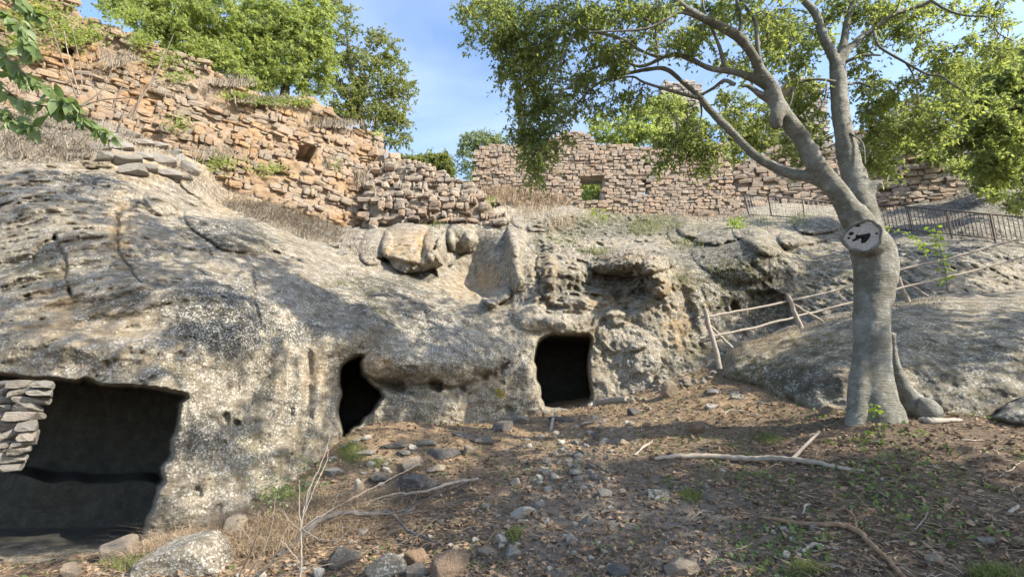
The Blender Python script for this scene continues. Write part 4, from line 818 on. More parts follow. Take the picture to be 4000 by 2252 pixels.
for pl in ([(-37, -6), (-24, 0), (-20, 14), (-8, 9), (8, 8), (27, 9), (27, -4), (20, -14), (6, -28), (-8, -27), (3, -12), (6, -4), (-3, 2), (-14, -3), (-24, -5), (-33, -13)],
           [(-46, 22), (-36, 32), (-26, 28), (-26, 20), (-36, 16)], [(-16, 50), (-4, 54), (4, 48), (-6, 44)], [(-50, 10), (-42, 12), (-42, 4), (-50, 2)], [(44, 2), (52, 4), (52, -4), (44, -4)]):
    h = disc(0, 0, pl, 0.010, M['black_rot'], 'rot_hole', tree)
RM = Acc(); ring = np.array([cf + ax0 * 0.012 + e1 * math.cos(t) * (q + 3) * 5.78 / FPX + e2 * math.sin(t) * (q + 3) * .96 * 5.78 / FPX for t, q in zip(np.r_[tt, tt[0]], np.r_[rimr, rimr[0]])])
RM.tube(ring, 0.021, 8, 0.22, cap=False); RM.obj('bark_rim', M['bark'], tree)
# secondary limbs
BR = Acc()
sec = [[(2979, 303, 14, 5.8), (2962, 200, 12, 5.8), (2948, 80, 10, 5.8), (2895, 10, 8, 5.8), (2875, -50, 6, 5.8)], [(2888, 140, 13, 5.65), (2895, 80, 10, 5.6), (2880, 20, 8, 5.6), (2870, -40, 6, 5.6)],
       [(2735, 384, 10, 6.4), (2649, 363, 8, 6.4), (2518, 323, 6, 6.4), (2472, 300, 5, 6.4), (2400, 310, 4, 6.4)], [(2870, 330, 11, 5.9), (2830, 315, 10, 6.0), (2786, 345, 8, 6.2), (2740, 370, 7, 6.3)], [(2830, 270, 10, 5.9), (2815, 200, 10, 5.8), (2790, 130, 8, 5.8), (2750, 40, 6, 5.7), (2745, -30, 5, 5.7)],
       [(2705, 60, 9, 5.5), (2650, 50, 8, 5.5), (2580, 90, 7, 5.5), (2508, 115, 6, 5.5), (2400, 122, 4, 5.5), (2300, 125, 3, 5.5)], [(2570, 222, 9, 5.9), (2565, 160, 7, 5.9), (2555, 100, 6, 5.9), (2500, 60, 5, 5.9)], [(2590, 225, 10, 6.0), (2500, 260, 8, 6.1), (2400, 235, 6, 6.2), (2250, 310, 4, 6.3), (2160, 400, 3, 6.4)],
       [(2407, 298, 6, 6.4), (2330, 330, 5, 6.5), (2230, 430, 4, 6.6), (2150, 520, 3, 6.7), (2120, 560, 2, 6.8)], [(2240, 130, 5, 5.9), (2190, 240, 4, 6.1), (2150, 330, 3, 6.3)], [(3414, 124, 11, 6.5), (3425, 165, 9, 6.4), (3448, 193, 8, 6.3), (3531, 241, 7.5, 6.2), (3621, 290, 7, 6.1), (3676, 297, 6, 6.0), (3730, 335, 5, 5.9), (3786, 372, 4, 5.9), (3800, 420, 3, 5.9)],
       [(3540, 248, 6, 6.2), (3570, 300, 5, 6.2), (3590, 400, 4, 6.2), (3620, 480, 3, 6.2)], [(3634, 0, 9, 6.2), (3700, 40, 8, 6.1), (3772, 62, 7, 6.0), (3862, 69, 5, 5.9), (3900, 130, 4, 5.9), (3960, 160, 3, 5.8)], [(3290, 250, 12, 6.6), (3330, 230, 10, 6.5), (3380, 215, 8, 6.4), (3440, 216, 6, 6.4)],
       [(3262, 320, 9, 6.5), (3200, 310, 8, 6.5), (3130, 320, 7, 6.6), (3080, 370, 6, 6.7), (3050, 430, 4, 6.8)], [(3230, 330, 7, 6.5), (3225, 380, 5, 6.4), (3200, 430, 4, 6.4), (3230, 400, 3, 6.4)], [(3100, 340, 6, 6.6), (3090, 400, 4, 6.6), (3070, 430, 3, 6.6)], [(3310, 330, 9, 6.6), (3360, 325, 7, 6.7), (3420, 350, 5, 6.8)], [(2700, 230, 8, 5.9), (2730, 150, 6, 5.9), (2760, 60, 5, 5.9)],
       [(3300, 90, 9, 6.7), (3360, 60, 7, 6.8), (3430, 10, 6, 6.9), (3500, -50, 5, 7)], [(2735, 384, 6, 6.4), (2740, 450, 4, 6.5), (2720, 520, 3, 6.6), (2700, 560, 2, 6.7)], [(2640, 460, 4, 6.6), (2650, 520, 3, 6.7), (2660, 580, 2, 6.8)], [(3320, 520, 6, 6.4), (3370, 560, 4, 6.3), (3380, 640, 3, 6.2)]]
for t in sec: SK.append(px_tube(BR, t, 7, 4))
SKN = np.vstack(SK)
mb = [(1900, 20, 100, 60, 6.6, 1.2, .5), (1870, 110, 60, 60, 6.6, .8, .4), (2000, 60, 140, 90, 6.5, 1.2, .6), (1960, 150, 80, 60, 6.6, 1.2, .4), (2050, 160, 130, 90, 6.5, 1.3, .5), (2020, 280, 80, 80, 6.8, 1.3, .5), (2130, 240, 110, 90, 6.6, 1.3, .5), (2060, 380, 80, 90, 7.0, 1.5, .4),
      (2120, 480, 110, 80, 7.0, 1.5, .5), (2030, 510, 50, 50, 7.0, 1.2, .3), (2090, 600, 70, 70, 7.0, 1.5, .4), (2085, 690, 40, 30, 7.0, 1.5, .3), (2220, 370, 120, 90, 6.8, 1.1, .6), (2200, 560, 60, 40, 7.0, .8, .3), (2350, 250, 130, 90, 6.5, 1.0, .6), (2250, 70, 150, 80, 6.2, 1.3, .6), (2420, 40, 150, 60, 6.0, 1.2, .5),
      (2560, 30, 120, 50, 5.9, .9, .5), (2400, 160, 100, 60, 6.2, .9, .5), (2480, 380, 80, 60, 6.6, .8, .5), (2370, 420, 60, 60, 6.7, .7, .4), (2560, 140, 80, 60, 6.0, .6, .4), (2700, 130, 100, 60, 5.9, .9, .5), (2820, 40, 110, 50, 5.8, .9, .5), (2700, 170, 60, 60, 6.0, .8, .4),
      (2640, 430, 60, 40, 6.8, .8, .4), (2700, 520, 90, 60, 7.0, 1.6, .5), (2760, 590, 80, 50, 7.0, 1.6, .4), (2620, 570, 60, 60, 7.0, 1.4, .4), (2590, 640, 34, 36, 7.0, 1.5, .3), (2740, 650, 40, 26, 7.0, 1.3, .2), (2860, 420, 60, 60, 7.0, .7, .4), (2960, 440, 50, 60, 7.0, .9, .4),
      (3060, 100, 90, 80, 6.6, 1.1, .5), (3000, 180, 50, 60, 6.4, .9, .4), (3130, 200, 60, 70, 6.8, 1.0, .4), (3100, 300, 50, 40, 6.9, .7, .4), (3160, 350, 60, 50, 6.9, 1.0, .4), (3080, 420, 60, 60, 7.1, 1.3, .4), (3160, 460, 60, 60, 7.1, 1.1, .4), (3100, 560, 60, 60, 7.1, 1.1, .4), (3190, 560, 40, 40, 7.0, .9, .3), (3140, 620, 60, 30, 7.0, 1.0, .3),
      (3400, 40, 110, 60, 6.8, 1.1, .5), (3380, 160, 60, 50, 6.9, .8, .4), (3480, 100, 70, 60, 6.7, .7, .4), (3360, 290, 60, 50, 6.9, .9, .4), (3440, 360, 90, 60, 7.0, 1.4, .5), (3420, 450, 90, 70, 7.0, 1.6, .5), (3460, 540, 80, 60, 7.0, 1.6, .4), (3400, 600, 60, 60, 6.9, 1.3, .4), (3440, 640, 60, 36, 6.9, 1.4, .3),
      (3560, 140, 70, 50, 6.6, .9, .4), (3620, 60, 90, 50, 6.5, .8, .4), (3640, 200, 80, 50, 6.4, 1.0, .4), (3560, 330, 60, 50, 6.4, .7, .4), (3700, 280, 70, 50, 6.3, .9, .4), (3600, 440, 60, 40, 6.3, 1.1, .4), (3640, 520, 70, 50, 6.3, 1.4, .4), (3560, 500, 50, 50, 6.4, 1.0, .3), (3740, 400, 60, 50, 6.2, 1.0, .4),
      (3770, 140, 60, 50, 6.1, .6, .3), (3880, 60, 80, 60, 6.0, .8, .4), (3930, 190, 70, 50, 5.9, .8, .4), (2950, 60, 60, 60, 5.9, .8, .4), (3230, 20, 60, 50, 6.9, .8, .4), (2860, 230, 70, 50, 6.4, .7, .4), (3010, 90, 70, 50, 6.6, .8, .4), (3180, 90, 70, 60, 7, .8, .4), (3060, 230, 50, 40, 6.8, .8, .4), (3520, 40, 90, 40, 6.8, .8, .4), (3760, 30, 90, 30, 6.4, .8, .4)]
tg_in = blob_points(mb, 3.1, r, 0.3)
# the crown goes on above and towards the viewer, out of the frame
def wblob(c, s, n): q = unit(r.normal(0, 1, (n, 3))) * r.uniform(0.2, 1, (n, 1)) ** .5; return np.array(c) + q * np.array(s)
tg_out = np.vstack([wblob((1.0, 3.2, 8.2), (2.2, 1.8, .9), 26), wblob((3.6, 4.6, 9.0), (2.2, 2.0, 1.2), 34), wblob((-0.8, 4.0, 8.6), (1.6, 1.4, .8), 16), wblob((5.4, 7.0, 9.4), (2.2, 2.0, 1.4), 34), wblob((6.4, 3.6, 7.2), (1.6, 1.8, 1.4), 34), wblob((4.2, 2.2, 7.6), (1.8, 1.2, 1.0), 26), wblob((-1.8, 4.8, 10.2), (2.6, 1.9, 1.1), 34), wblob((-3.6, 5.2, 10.8), (2.2, 1.5, .9), 36), wblob((-0.6, 3.0, 9.2), (2.0, 1.5, .9), 20), wblob((0.6, 5.6, 11), (2.4, 1.6, 1.0), 16)])
paths = grow(SKN, np.vstack([tg_in, tg_out]), r, 0.3, 0.13)
for p in paths:
    L = np.linalg.norm(p[-1] - p[0]); BR.tube(p, np.linspace(min(0.035, 0.007 + 0.010 * L), 0.004, len(p)), 4, cap=False)
B1, D1, ta, tb = spray_leaves(tg_in, r, 6, 0.30, 10, 0.07, 0.7); B2, D2, tc, td = spray_leaves(tg_out, r, 10, 0.55, 18, 0.08, 0.5)
twig_tubes(BR, np.vstack([ta, tc]), np.vstack([tb, td]), 0.004); BR.obj('branches', M['bark'], tree)
Vl, Fl = leaves_mesh(np.vstack([B1, B2]), np.vstack([D1, D2]), np.r_[r.uniform(.045, .085, len(B1)), r.uniform(.07, .12, len(B2))], .48, r, 0.5)
tag(obj('crown', Vl, [Fl], M['leaf_main'], tree, smooth=False), kind='stuff')
# ---------------------------------------------------------------- trees and bushes behind
add_tree('green_tree', 'dense bright green tree overhanging the top of the ochre wall', 'tree', [at(1110, 400, 15.5), at(1120, 300, 15.6), at(1150, 180, 15.8), at(1180, 60, 15.8)], [.20, .15, .11, .07],
    [(1100, 240, 110, 80, 15.2, 1.2, .8), (960, 180, 120, 90, 15.2, 1.4, .8), (1180, 120, 120, 90, 15.4, 1.4, .8), (1050, 60, 150, 80, 15.4, 1.3, 1), (1230, 30, 90, 60, 15.6, 1.1, .8), (1260, 220, 60, 80, 15.6, 1.0, .6), (860, 150, 90, 60, 14.8, 1.3, .7), (1220, 320, 60, 60, 15.8, 1.0, .5), (1150, 400, 70, 26, 15.6, .9, .4), (1000, 300, 80, 50, 15.0, 1.2, .6)],
    'leaf_bright', dens=5.2, leaf=0.15, seed=3, twig=.55, n_leaf=15, n_twig=6)
add_tree('green_tree', 'leafy green tree at the top edge above the left end of the ochre wall', 'tree', [at(640, 180, 14.0), at(640, 60, 14.2), at(660, -60, 14.2)], [.16, .12, .08],
    [(560, 40, 90, 50, 13.4, 1.2, .6), (700, 50, 100, 80, 13.6, 1.4, .8), (830, 30, 110, 70, 14.2, 1.3, .8), (720, 160, 100, 50, 13.8, 1.2, .6), (620, 110, 70, 40, 13.6, 1.1, .5), (860, 240, 100, 60, 14.4, 1.4, .6), (960, 320, 80, 40, 14.6, 1.1, .5), (440, 0, 90, 40, 13.2, 1.0, .5), (780, 200, 90, 60, 14, 1.2, .6)],
    'leaf_bright', dens=5.2, leaf=0.14, seed=4, twig=.5, n_leaf=15, n_twig=6)
add_tree('sparse_tree', 'thin-crowned olive green tree against the blue sky at the end of the ochre wall', 'tree', [at(1420, 520, 19), at(1400, 400, 19), at(1370, 250, 19), at(1350, 80, 19)], [.16, .12, .09, .05],
    [(1330, 30, 60, 50, 18.8, .9, .7), (1360, 130, 60, 50, 18.8, .6, .6), (1400, 230, 100, 60, 19, 1.0, .8), (1480, 170, 70, 50, 19, .9, .6), (1540, 250, 60, 50, 19, .9, .6), (1360, 340, 90, 60, 19, 1.2, .8), (1480, 340, 100, 60, 19, 1.2, .8), (1580, 340, 40, 50, 19, .9, .5), (1430, 440, 110, 50, 19, 1.4, .8), (1550, 430, 60, 60, 19, 1.1, .5), (1330, 430, 60, 40, 18.8, 1.2, .5), (1500, 520, 60, 40, 19, 1.1, .5), (1580, 520, 34, 50, 19, .7, .4), (1300, 160, 40, 60, 18.8, .7, .5)],
    'leaf_sparse', dens=5.5, leaf=0.17, seed=5, twig=.6, n_leaf=11, n_twig=5)
add_tree('bush', 'yellowish green bush rising behind the collapsed rubble wall', 'bush', [at(1690, 720, 25), at(1690, 660, 25), at(1690, 620, 25)], [.1, .07, .05], [(1660, 635, 50, 40, 25, 1.3, .7), (1720, 640, 50, 46, 25, 1.4, .7), (1600, 630, 50, 26, 25, .9, .6), (1745, 680, 30, 30, 25, 1.2, .5), (1560, 620, 40, 24, 25, .8, .4)], 'leaf_sparse', dens=20, leaf=0.18, seed=6, twig=.5)
add_tree('bush', 'wispy grey-green shrub in the gap left of the window wall', 'bush', [at(1850, 720, 23), at(1850, 640, 23), at(1860, 540, 23)], [.08, .06, .04], [(1860, 540, 60, 34, 23, 1.0, .6), (1830, 590, 46, 40, 23, .8, .5), (1900, 550, 60, 40, 23, 1.0, .5), (1840, 660, 34, 50, 23, .6, .4), (1950, 545, 40, 30, 23, .8, .4), (1800, 640, 26, 40, 23, .4, .3), (1845, 720, 20, 30, 23, .9, .2)], 'leaf_blue', dens=16, leaf=0.13, seed=7, twig=.5, n_leaf=10)
add_tree('green_tree', 'bright green tree behind the window wall below the long leaning limb', 'tree', [at(2560, 640, 24), at(2560, 520, 24), at(2580, 440, 24)], [.2, .14, .1], [(2500, 470, 90, 60, 23, 1.2, 1), (2600, 430, 80, 60, 23.5, 1.3, 1), (2440, 520, 80, 50, 22.5, 1.2, .8), (2560, 530, 100, 40, 22.5, 1.2, .8), (2360, 500, 60, 50, 22.5, .8, .7), (2700, 500, 60, 60, 23.5, 1, .8), (2330, 450, 50, 40, 23, .5, .6)], 'leaf_bright', dens=6.5, leaf=0.20, seed=8, twig=.7, n_leaf=13)
add_tree('green_tree', 'shaded green tree behind the wall gap below the forked stems', 'tree', [at(2960, 760, 24), at(2960, 600, 24), at(2960, 480, 24)], [.2, .14, .1], [(2880, 500, 80, 70, 23.5, 1.0, 1), (2980, 520, 80, 70, 23.5, 1.2, 1), (2900, 600, 60, 60, 23, 1.1, .8), (3000, 600, 60, 30, 23, 1, .7), (2880, 680, 26, 60, 22.5, 1, .5), (2860, 400, 80, 50, 24, .6, .8), (3010, 420, 60, 40, 24, .7, .8)], 'leaf_sparse', dens=6.5, leaf=0.20, seed=9, twig=.7)
add_tree('green_tree', 'broad shadowy tree filling the right edge above the metal railing', 'tree', [at(4060, 820, 14), at(4040, 650, 13.6), at(4000, 450, 13), at(3960, 250, 12.6)], [.22, .18, .13, .08],
    [(3950, 300, 110, 70, 12.6, 1.3, .8), (3850, 420, 100, 80, 12.6, 1.5, .8), (4000, 480, 100, 90, 12.6, 1.4, .8), (3780, 500, 70, 60, 12.8, 1.2, .7), (3900, 570, 100, 60, 12.8, 1.6, .8), (3980, 650, 90, 60, 13, 1.6, .7), (3880, 640, 70, 50, 13.4, 1.5, .6), (3720, 560, 50, 40, 13, 1.0, .5), (3760, 270, 80, 50, 13, .9, .6), (4080, 300, 120, 200, 12.6, 1.2, .9), (3660, 440, 60, 40, 13, .8, .5), (3820, 350, 80, 40, 12.8, 1.0, .6)],
    'leaf_main', dens=4.6, leaf=0.13, seed=10, twig=.5, n_leaf=15, n_twig=6, extra=None)
add_tree('leafy_branch', 'light green leafy branch reaching in from the right edge over the railing', 'branch', [at(4150, 820, 7.5), at(4000, 780, 7.5), at(3900, 760, 7.4), at(3810, 732, 7.4)], [.02, .014, .01, .005], [(3960, 800, 50, 26, 7.5, 1.2, .2), (3890, 768, 40, 18, 7.4, 1.2, .2), (3830, 742, 26, 14, 7.4, 1.0, .1), (4010, 760, 40, 34, 7.5, .8, .2), (3990, 690, 40, 40, 7.6, .7, .2)], 'leaf_bright', dens=16, leaf=0.055, seed=12, twig=.14, n_twig=4, n_leaf=7, max_r=.01)
add_tree('tall_tree', 'tall shade tree growing out of frame to the right of the viewer', 'tree', [(10.5, 0.5, 1.0), (10.3, 0.8, 4), (10.0, 1.2, 7.5)], [.3, .24, .14], [], 'leaf_main', dens=1, leaf=0.16, seed=13, twig=.9, n_leaf=22, n_twig=12,
    extra=np.vstack([wblob((9.5, 1.5, 7.0), (2.2, 2.0, 1.4), 20), wblob((11.0, -0.5, 8.0), (2.4, 2.2, 1.8), 18), wblob((8.6, 0.6, 5.6), (1.6, 1.6, 1.0), 16), wblob((7.4, -1.4, 5.0), (1.6, 1.6, 1.2), 22), wblob((12.8, 5.2, 6.8), (2.0, 1.8, 1.5), 34), wblob((14.6, 8.6, 9.6), (1.8, 2.4, 2.0), 34)]))
# sapling with fresh leaves by the railing
def sapling(name, label, stem, leafpx, n, mat, leaf, r0=0.006, seed=1, cat='sapling', per=3):
    rr = np.random.default_rng(seed); P = spline([at(*s) for s in stem], 6); root = thing(name, label, cat, P[0]); A = Acc(); A.tube(P, np.linspace(r0, r0 * .4, len(P)), 5); A.obj('stem', M['twig'], root)
    i = rr.uniform(len(P) * .15, len(P) - 1, n); k = i.astype(int); B = P[k] + (P[np.minimum(k + 1, len(P) - 1)] - P[k]) * (i - k)[:, None]; dr = rr.normal(0, 1, (n, 3)) * [1, 1, .35]; dr = unit(dr)
    B = B + dr * rr.uniform(0, leafpx, (n, 1)); V, F = leaves_mesh(B, dr, leaf * rr.uniform(.7, 1.2, n), .6, rr, .3); obj('leaves', V, [F], M[mat], root, smooth=False); return root
sapling('sapling', 'young sapling with glowing yellow-green leaves right of the trunk below the railing', [(3700, 1130, 8.6), (3690, 1050, 8.5), (3670, 960, 8.4), (3650, 880, 8.4)], .10, 120, 'leaf_yellow', .085, seed=21)
sapling('sapling', 'drooping thin spray of small green leaves just right of the sawn stub', [(3430, 880, 6.5), (3480, 895, 6.5), (3560, 920, 6.5), (3600, 960, 6.5), (3620, 1000, 6.5)], .04, 90, 'leaf_yellow', .045, .003, 22)
sapling('sapling', 'small yellow-green bush growing from the brow left of the railing', [(2880, 905, 15.5), (2875, 880, 15.5), (2870, 850, 15.6)], .28, 170, 'leaf_yellow', .10, seed=23, cat='bush')
sapling('sapling', 'tiny green sprig at the foot of the trunk', [(3420, 1620, 5.85), (3415, 1600, 5.85), (3425, 1575, 5.85)], .05, 30, 'leaf_yellow', .05, .003, 24)
# ---------------------------------------------------------------- near branch, upper left corner: broad leaves, each a part
nb = thing('near_branch', 'leafy branch with broad glossy leaves hanging into the upper left corner', 'branch', at(-150, 100, 3.0)); A = Acc(); rn = np.random.default_rng(31); LP = []
stems = [[(-200, 60, 3.0), (0, 330, 3.0), (120, 400, 3.0), (230, 425, 3.0), (300, 455, 3.0), (360, 480, 3.0), (430, 530, 3.0)], [(-200, 0, 2.9), (-30, 160, 2.9), (60, 260, 2.9), (160, 330, 2.9), (230, 380, 2.9), (290, 400, 2.9)], [(-150, -80, 2.8), (0, 40, 2.8), (60, 80, 2.8), (100, 130, 2.8), (120, 200, 2.8)],
         [(-200, 300, 3.0), (-60, 400, 3.0), (20, 440, 3.0), (90, 480, 3.0), (130, 500, 3.0)], [(-150, 200, 3.1), (0, 240, 3.1), (70, 300, 3.1), (120, 310, 3.1)], [(-100, -60, 2.9), (60, -20, 2.9), (110, 40, 2.9), (150, 60, 2.9)]]
for s in stems:
    P = spline([at(*q) for q in s], 8); A.tube(P, np.linspace(.008, .002, len(P)), 6); k0 = 6
    for i in range(k0, len(P)):
        for _ in range(2 if i < len(P) - 4 else 3): LP.append((P[i] + rn.normal(0, .012, 3), P[min(i + 1, len(P) - 1)] - P[i - 1]))
A.obj('stem', M['twig'], nb)
def broad_leaf(seed):
    q = np.random.default_rng(seed); u = np.linspace(0, 1, 7); w = 0.24 * np.sin(np.pi * u ** .8) ** .8 * (1 - .25 * u); z = -0.22 * u ** 2 + q.normal(0, .006, 7); V = []
    for a, b, c in zip(u, w, z): V += [(-b, a, c + .06 * b / .24 * .8), (0, a, c), (b, a, c + .06 * b / .24 * .8)]
    F = [(3 * i + k, 3 * i + k + 1, 3 * i + k + 4, 3 * i + k + 3) for i in range(6) for k in (0, 1)]
    return make_mesh('leaf', np.array(V), [np.array(F)], M['leaf_near'])
BL = [broad_leaf(400 + i) for i in range(5)]
for p, dr in LP:
    o = link('leaf', BL[rn.integers(0, 5)], nb); d = unit(unit(dr) * .5 + rn.normal(0, .5, 3) + [0, 0, -.55]); sd = unit(np.cross(d, unit(rn.normal(0, 1, 3) * .6 + [0, -.4, .9]))); nn_ = np.cross(sd, d); s = rn.uniform(.07, .135)
    Mx = Matrix([[*(np.stack([sd, d, nn_], -1)[k] * s), 0] for k in range(3)] + [[0, 0, 0, 1]]); Mx.translation = Vector(p - np.array(nb.location)); o.matrix_basis = Mx
# ---------------------------------------------------------------- grasses and ground litter (nobody could count these)
def scatter_poly(poly, n, rr):
    pl = np.array(poly, float); a = rr.uniform(pl[:, 0].min(), pl[:, 0].max(), n * 4); b = rr.uniform(pl[:, 1].min(), pl[:, 1].max(), n * 4); k = inside(a, b, poly); return a[k][:n], b[k][:n]
def grass_patch(name, label, P, h, w, mat, lean=.8, seed=1, bend=.5):
    rr = np.random.default_rng(seed); V, Q, T = blades_mesh(P, h * rr.uniform(.5, 1.2, len(P)), w, lean, rr, bend); o = obj(name, V, [T, Q], M[mat], smooth=False); return tag(o, label, 'grass', kind='stuff')
r2 = np.random.default_rng(55)
STRIP = [(300, 470), (420, 470), (620, 570), (760, 660), (900, 720), (1100, 800), (1300, 870), (1400, 900), (1440, 960), (1480, 1040), (1400, 1000), (1330, 990), (1180, 900), (1050, 870), (900, 820), (760, 740), (700, 690), (560, 600), (330, 520)]
a, b = scatter_poly(STRIP, 5200, r2); grass_patch('dry_grass', 'band of matted dry grey grass between the ochre wall and the rock dome', chit(a, b, 0.02), .20, .016, 'grass_dry', 1.3, 61)
a, b = scatter_poly([(860, 800), (1100, 810), (1330, 900), (1330, 960), (1200, 940), (1000, 860)], 3800, r2); grass_patch('dry_grass', 'thick clump of bleached straw lying on the rock brow', chit(a, b, 0.03), .26, .016, 'grass_dry', 1.8, 62, 1.0)
a, b = scatter_poly([(-100, 430), (380, 470), (400, 620), (200, 640), (-100, 620)], 2600, r2); grass_patch('dead_scrub', 'tangle of dead grey scrub under the near branch', chit(a, b, 0.02), .26, .014, 'grass_dry', 1.5, 63, 1.0)
a, b = scatter_poly([(1880, 690), (1960, 670), (2200, 730), (2240, 800), (2100, 830), (1960, 800), (1890, 780)], 2600, r2); rx_, rz_ = ray(a, b); grass_patch('dry_grass', 'pale yellow grass standing at the foot of the window wall', chit(a, np.maximum(b, 800), .3) * [1, 1, 1] + np.c_[0 * a, 0 * a, (800 - np.minimum(b, 800)) * .006], .28, .016, 'straw', .7, 64)
tufts = [(2060, 830, 60, 20, 300, .5, 'straw'), (2190, 880, 46, 16, 320, .55, 'straw'), (2320, 870, 60, 14, 300, .3, 'grass_green'), (2560, 880, 60, 24, 500, .45, 'grass_green'), (2500, 905, 40, 12, 260, .3, 'grass_green'), (2330, 990, 36, 10, 260, .28, 'grass_green'), (2720, 845, 90, 14, 380, .45, 'straw'), (2340, 840, 60, 14, 260, .4, 'grass_green'), (2200, 940, 60, 24, 300, .3, 'grass_green'),
         (2680, 960, 40, 14, 200, .3, 'grass_green'), (3120, 865, 30, 16, 160, .45, 'grass_green'), (2820, 850, 90, 10, 240, .4, 'straw'), (1700, 880, 30, 8, 120, .22, 'grass_green'), (2400, 820, 80, 12, 220, .4, 'straw'), (2980, 870, 60, 16, 160, .3, 'grass_green'), (1360, 1075, 30, 16, 120, .12, 'grass_dry'), (2800, 1060, 60, 30, 120, .2, 'grass_green'), (2670, 1090, 30, 16, 100, .2, 'grass_green'), (2450, 1010, 90, 10, 220, .2, 'straw')]
for i, (px, py, sx, sy, n, h, m) in enumerate(tufts):
    n = int(n * .7); P = chit(px + r2.normal(0, sx * .9, n), py + r2.normal(0, sy * .9, n), .02); grass_patch('grass_tuft', ('green' if m == 'grass_green' else 'dry yellow') + ' grass growing in the rocks of the upper cliff', P, h * .75, .016, m, .9, 70 + i)['group'] = 'grass tufts on the cliff'
# brow of the right outcrop
a = np.linspace(2850, 3700, 900) + r2.normal(0, 8, 900); b = np.interp(a, [2815, 2850, 2990, 3120, 3300, 3420, 3640, 3800], [1400, 1368, 1312, 1272, 1228, 1196, 1162, 1150]) + np.abs(r2.normal(0, 14, 900)) + 8
grass_patch('dry_grass', 'fringe of short dry grass along the top of the big outcrop', bhit(a, b) - [0, .02, 0], .075, .008, 'straw', .9, 95)
# leafy weeds on the upper left wall and around the rocks
def weeds(name, label, P, leaf, mat, seed, up=.4):
    rr = np.random.default_rng(seed); dr = unit(rr.normal(0, 1, P.shape) * [1, 1, .6] + [0, 0, up]); V, F = leaves_mesh(P, dr, leaf * rr.uniform(.6, 1.3, len(P)), .55, rr, 0); return tag(obj(name, V, [F], M[mat], smooth=False), label, 'weeds', kind='stuff')
def on_plane(px, py, A, B, off=.25, lean=.16):
    ax_, _ = ray(A[0], A[1]); bx_, _ = ray(B[0], B[1]); Pa = np.array([ax_ * A[2], A[2]]); Pb = np.array([bx_ * B[2], B[2]]); uv_ = (Pb - Pa) / np.linalg.norm(Pb - Pa); nn = np.array([uv_[1], -uv_[0]]); z0 = at(*A)[2]
    if nn @ (-Pa) < 0: nn = -nn
    rx_, rz_ = ray(px, py); d = (nn @ Pa - lean * (CZ - z0) + off) / (nn[0] * rx_ + nn[1] + lean * rz_); return at(px, py, d)
LWA, LWB = (0, 480, 10.6), (1480, 870, 16.6)
wp = []
for px, py, sx, sy, n in [(150, 60, 120, 50, 700), (300, 130, 110, 40, 500), (80, 180, 70, 40, 250), (480, 60, 70, 30, 400), (560, 150, 60, 26, 300), (700, 300, 60, 20, 140), (930, 370, 60, 16, 200), (1060, 395, 70, 14, 260), (700, 480, 60, 30, 140), (1050, 660, 60, 20, 160), (860, 640, 60, 30, 160), (1310, 640, 30, 20, 60), (640, 230, 90, 30, 260), (290, 160, 24, 14, 120), (1180, 400, 60, 14, 160), (1480, 520, 30, 10, 60)]:
    wp.append(on_plane(px + r2.normal(0, sx * .6, n), py + r2.normal(0, sy * .6, n), LWA, LWB, .35))
weeds('wall_weeds', 'green weeds and creepers growing on the upper part of the ochre wall', np.vstack(wp), .11, 'leaf_bright', 96)
wg = [on_plane(px + r2.normal(0, sx * .5, n), py + r2.normal(0, sy * .5, n), LWA, LWB, .3) for px, py, sx, sy, n in [(1320, 490, 120, 10, 500), (1060, 400, 120, 12, 400), (900, 330, 90, 14, 300), (450, 240, 90, 30, 200), (850, 610, 120, 20, 260), (1290, 640, 30, 20, 100), (1420, 700, 30, 40, 120)]]
grass_patch('dry_grass', 'dry tufts along the broken top and face of the ochre wall', np.vstack(wg), .35, .018, 'grass_dry', .9, 97)
# ground litter spread over the dirt in front
def ground_scatter(n, rr, d0=2.6, d1=12.0, a0=-52, a1=52, bias=1.0):
    d = np.exp(rr.uniform(math.log(d0), math.log(d1), n)); an = np.radians(rr.uniform(a0, a1, n)); x = np.sin(an) * d; y = np.cos(an) * d; return np.c_[x, y, gh(x, y)]
r3 = np.random.default_rng(88)
P = ground_scatter(70000, r3); qx, qy = topx(P); straww = np.exp(-(dist_line(qx, qy, [(600, 2180), (1100, 2000), (1500, 1850), (1700, 1720), (2300, 1640), (2900, 1560)]) / 170) ** 2); pth = np.exp(-(dist_line(qx, qy, [(2050, 2300), (2180, 2050), (2450, 2000), (2700, 2100)]) / 190) ** 2)
k = r3.random(len(P)) < np.clip(.55 + straww - .5 * pth, .1, 1); P = P[k]; n = len(P); A = Acc(); an = r3.uniform(0, 6.28, n); dr = np.c_[np.cos(an), np.sin(an), r3.normal(.05, .16, n)]; L = r3.uniform(.03, .17, n)[:, None]
twig_tubes(A, P + [0, 0, .004], P + dr * L + [0, 0, .012], .0036); tag(A.obj('straw_litter', M['straw'], smooth=False), 'short dry straws and wood chips strewn over the dirt slope', 'litter', kind='stuff')
P = ground_scatter(36000, r3); n = len(P); dr = np.c_[r3.normal(0, 1, (n, 2)), r3.normal(.12, .15, n)]; V, F = leaves_mesh(P + [0, 0, .008], unit(dr), r3.uniform(.025, .085, n), .6, r3, 0, .5)
tag(obj('leaf_litter', V, [F], M['dead_leaf'], smooth=False), 'brown fallen leaves scattered over the dirt slope', 'litter', kind='stuff')
P = ground_scatter(64000, r3); n_ = fbm(P * [1, 1, 0], .7, 3, 44); right = sstep(-1, 3, P[:, 0]) * sstep(8.5, 5.5, P[:, 1]); qx, qy = topx(P); pth = np.exp(-(dist_line(qx, qy, [(2050, 2300), (2180, 2050), (2450, 2000), (2700, 2100)]) / 190) ** 2)
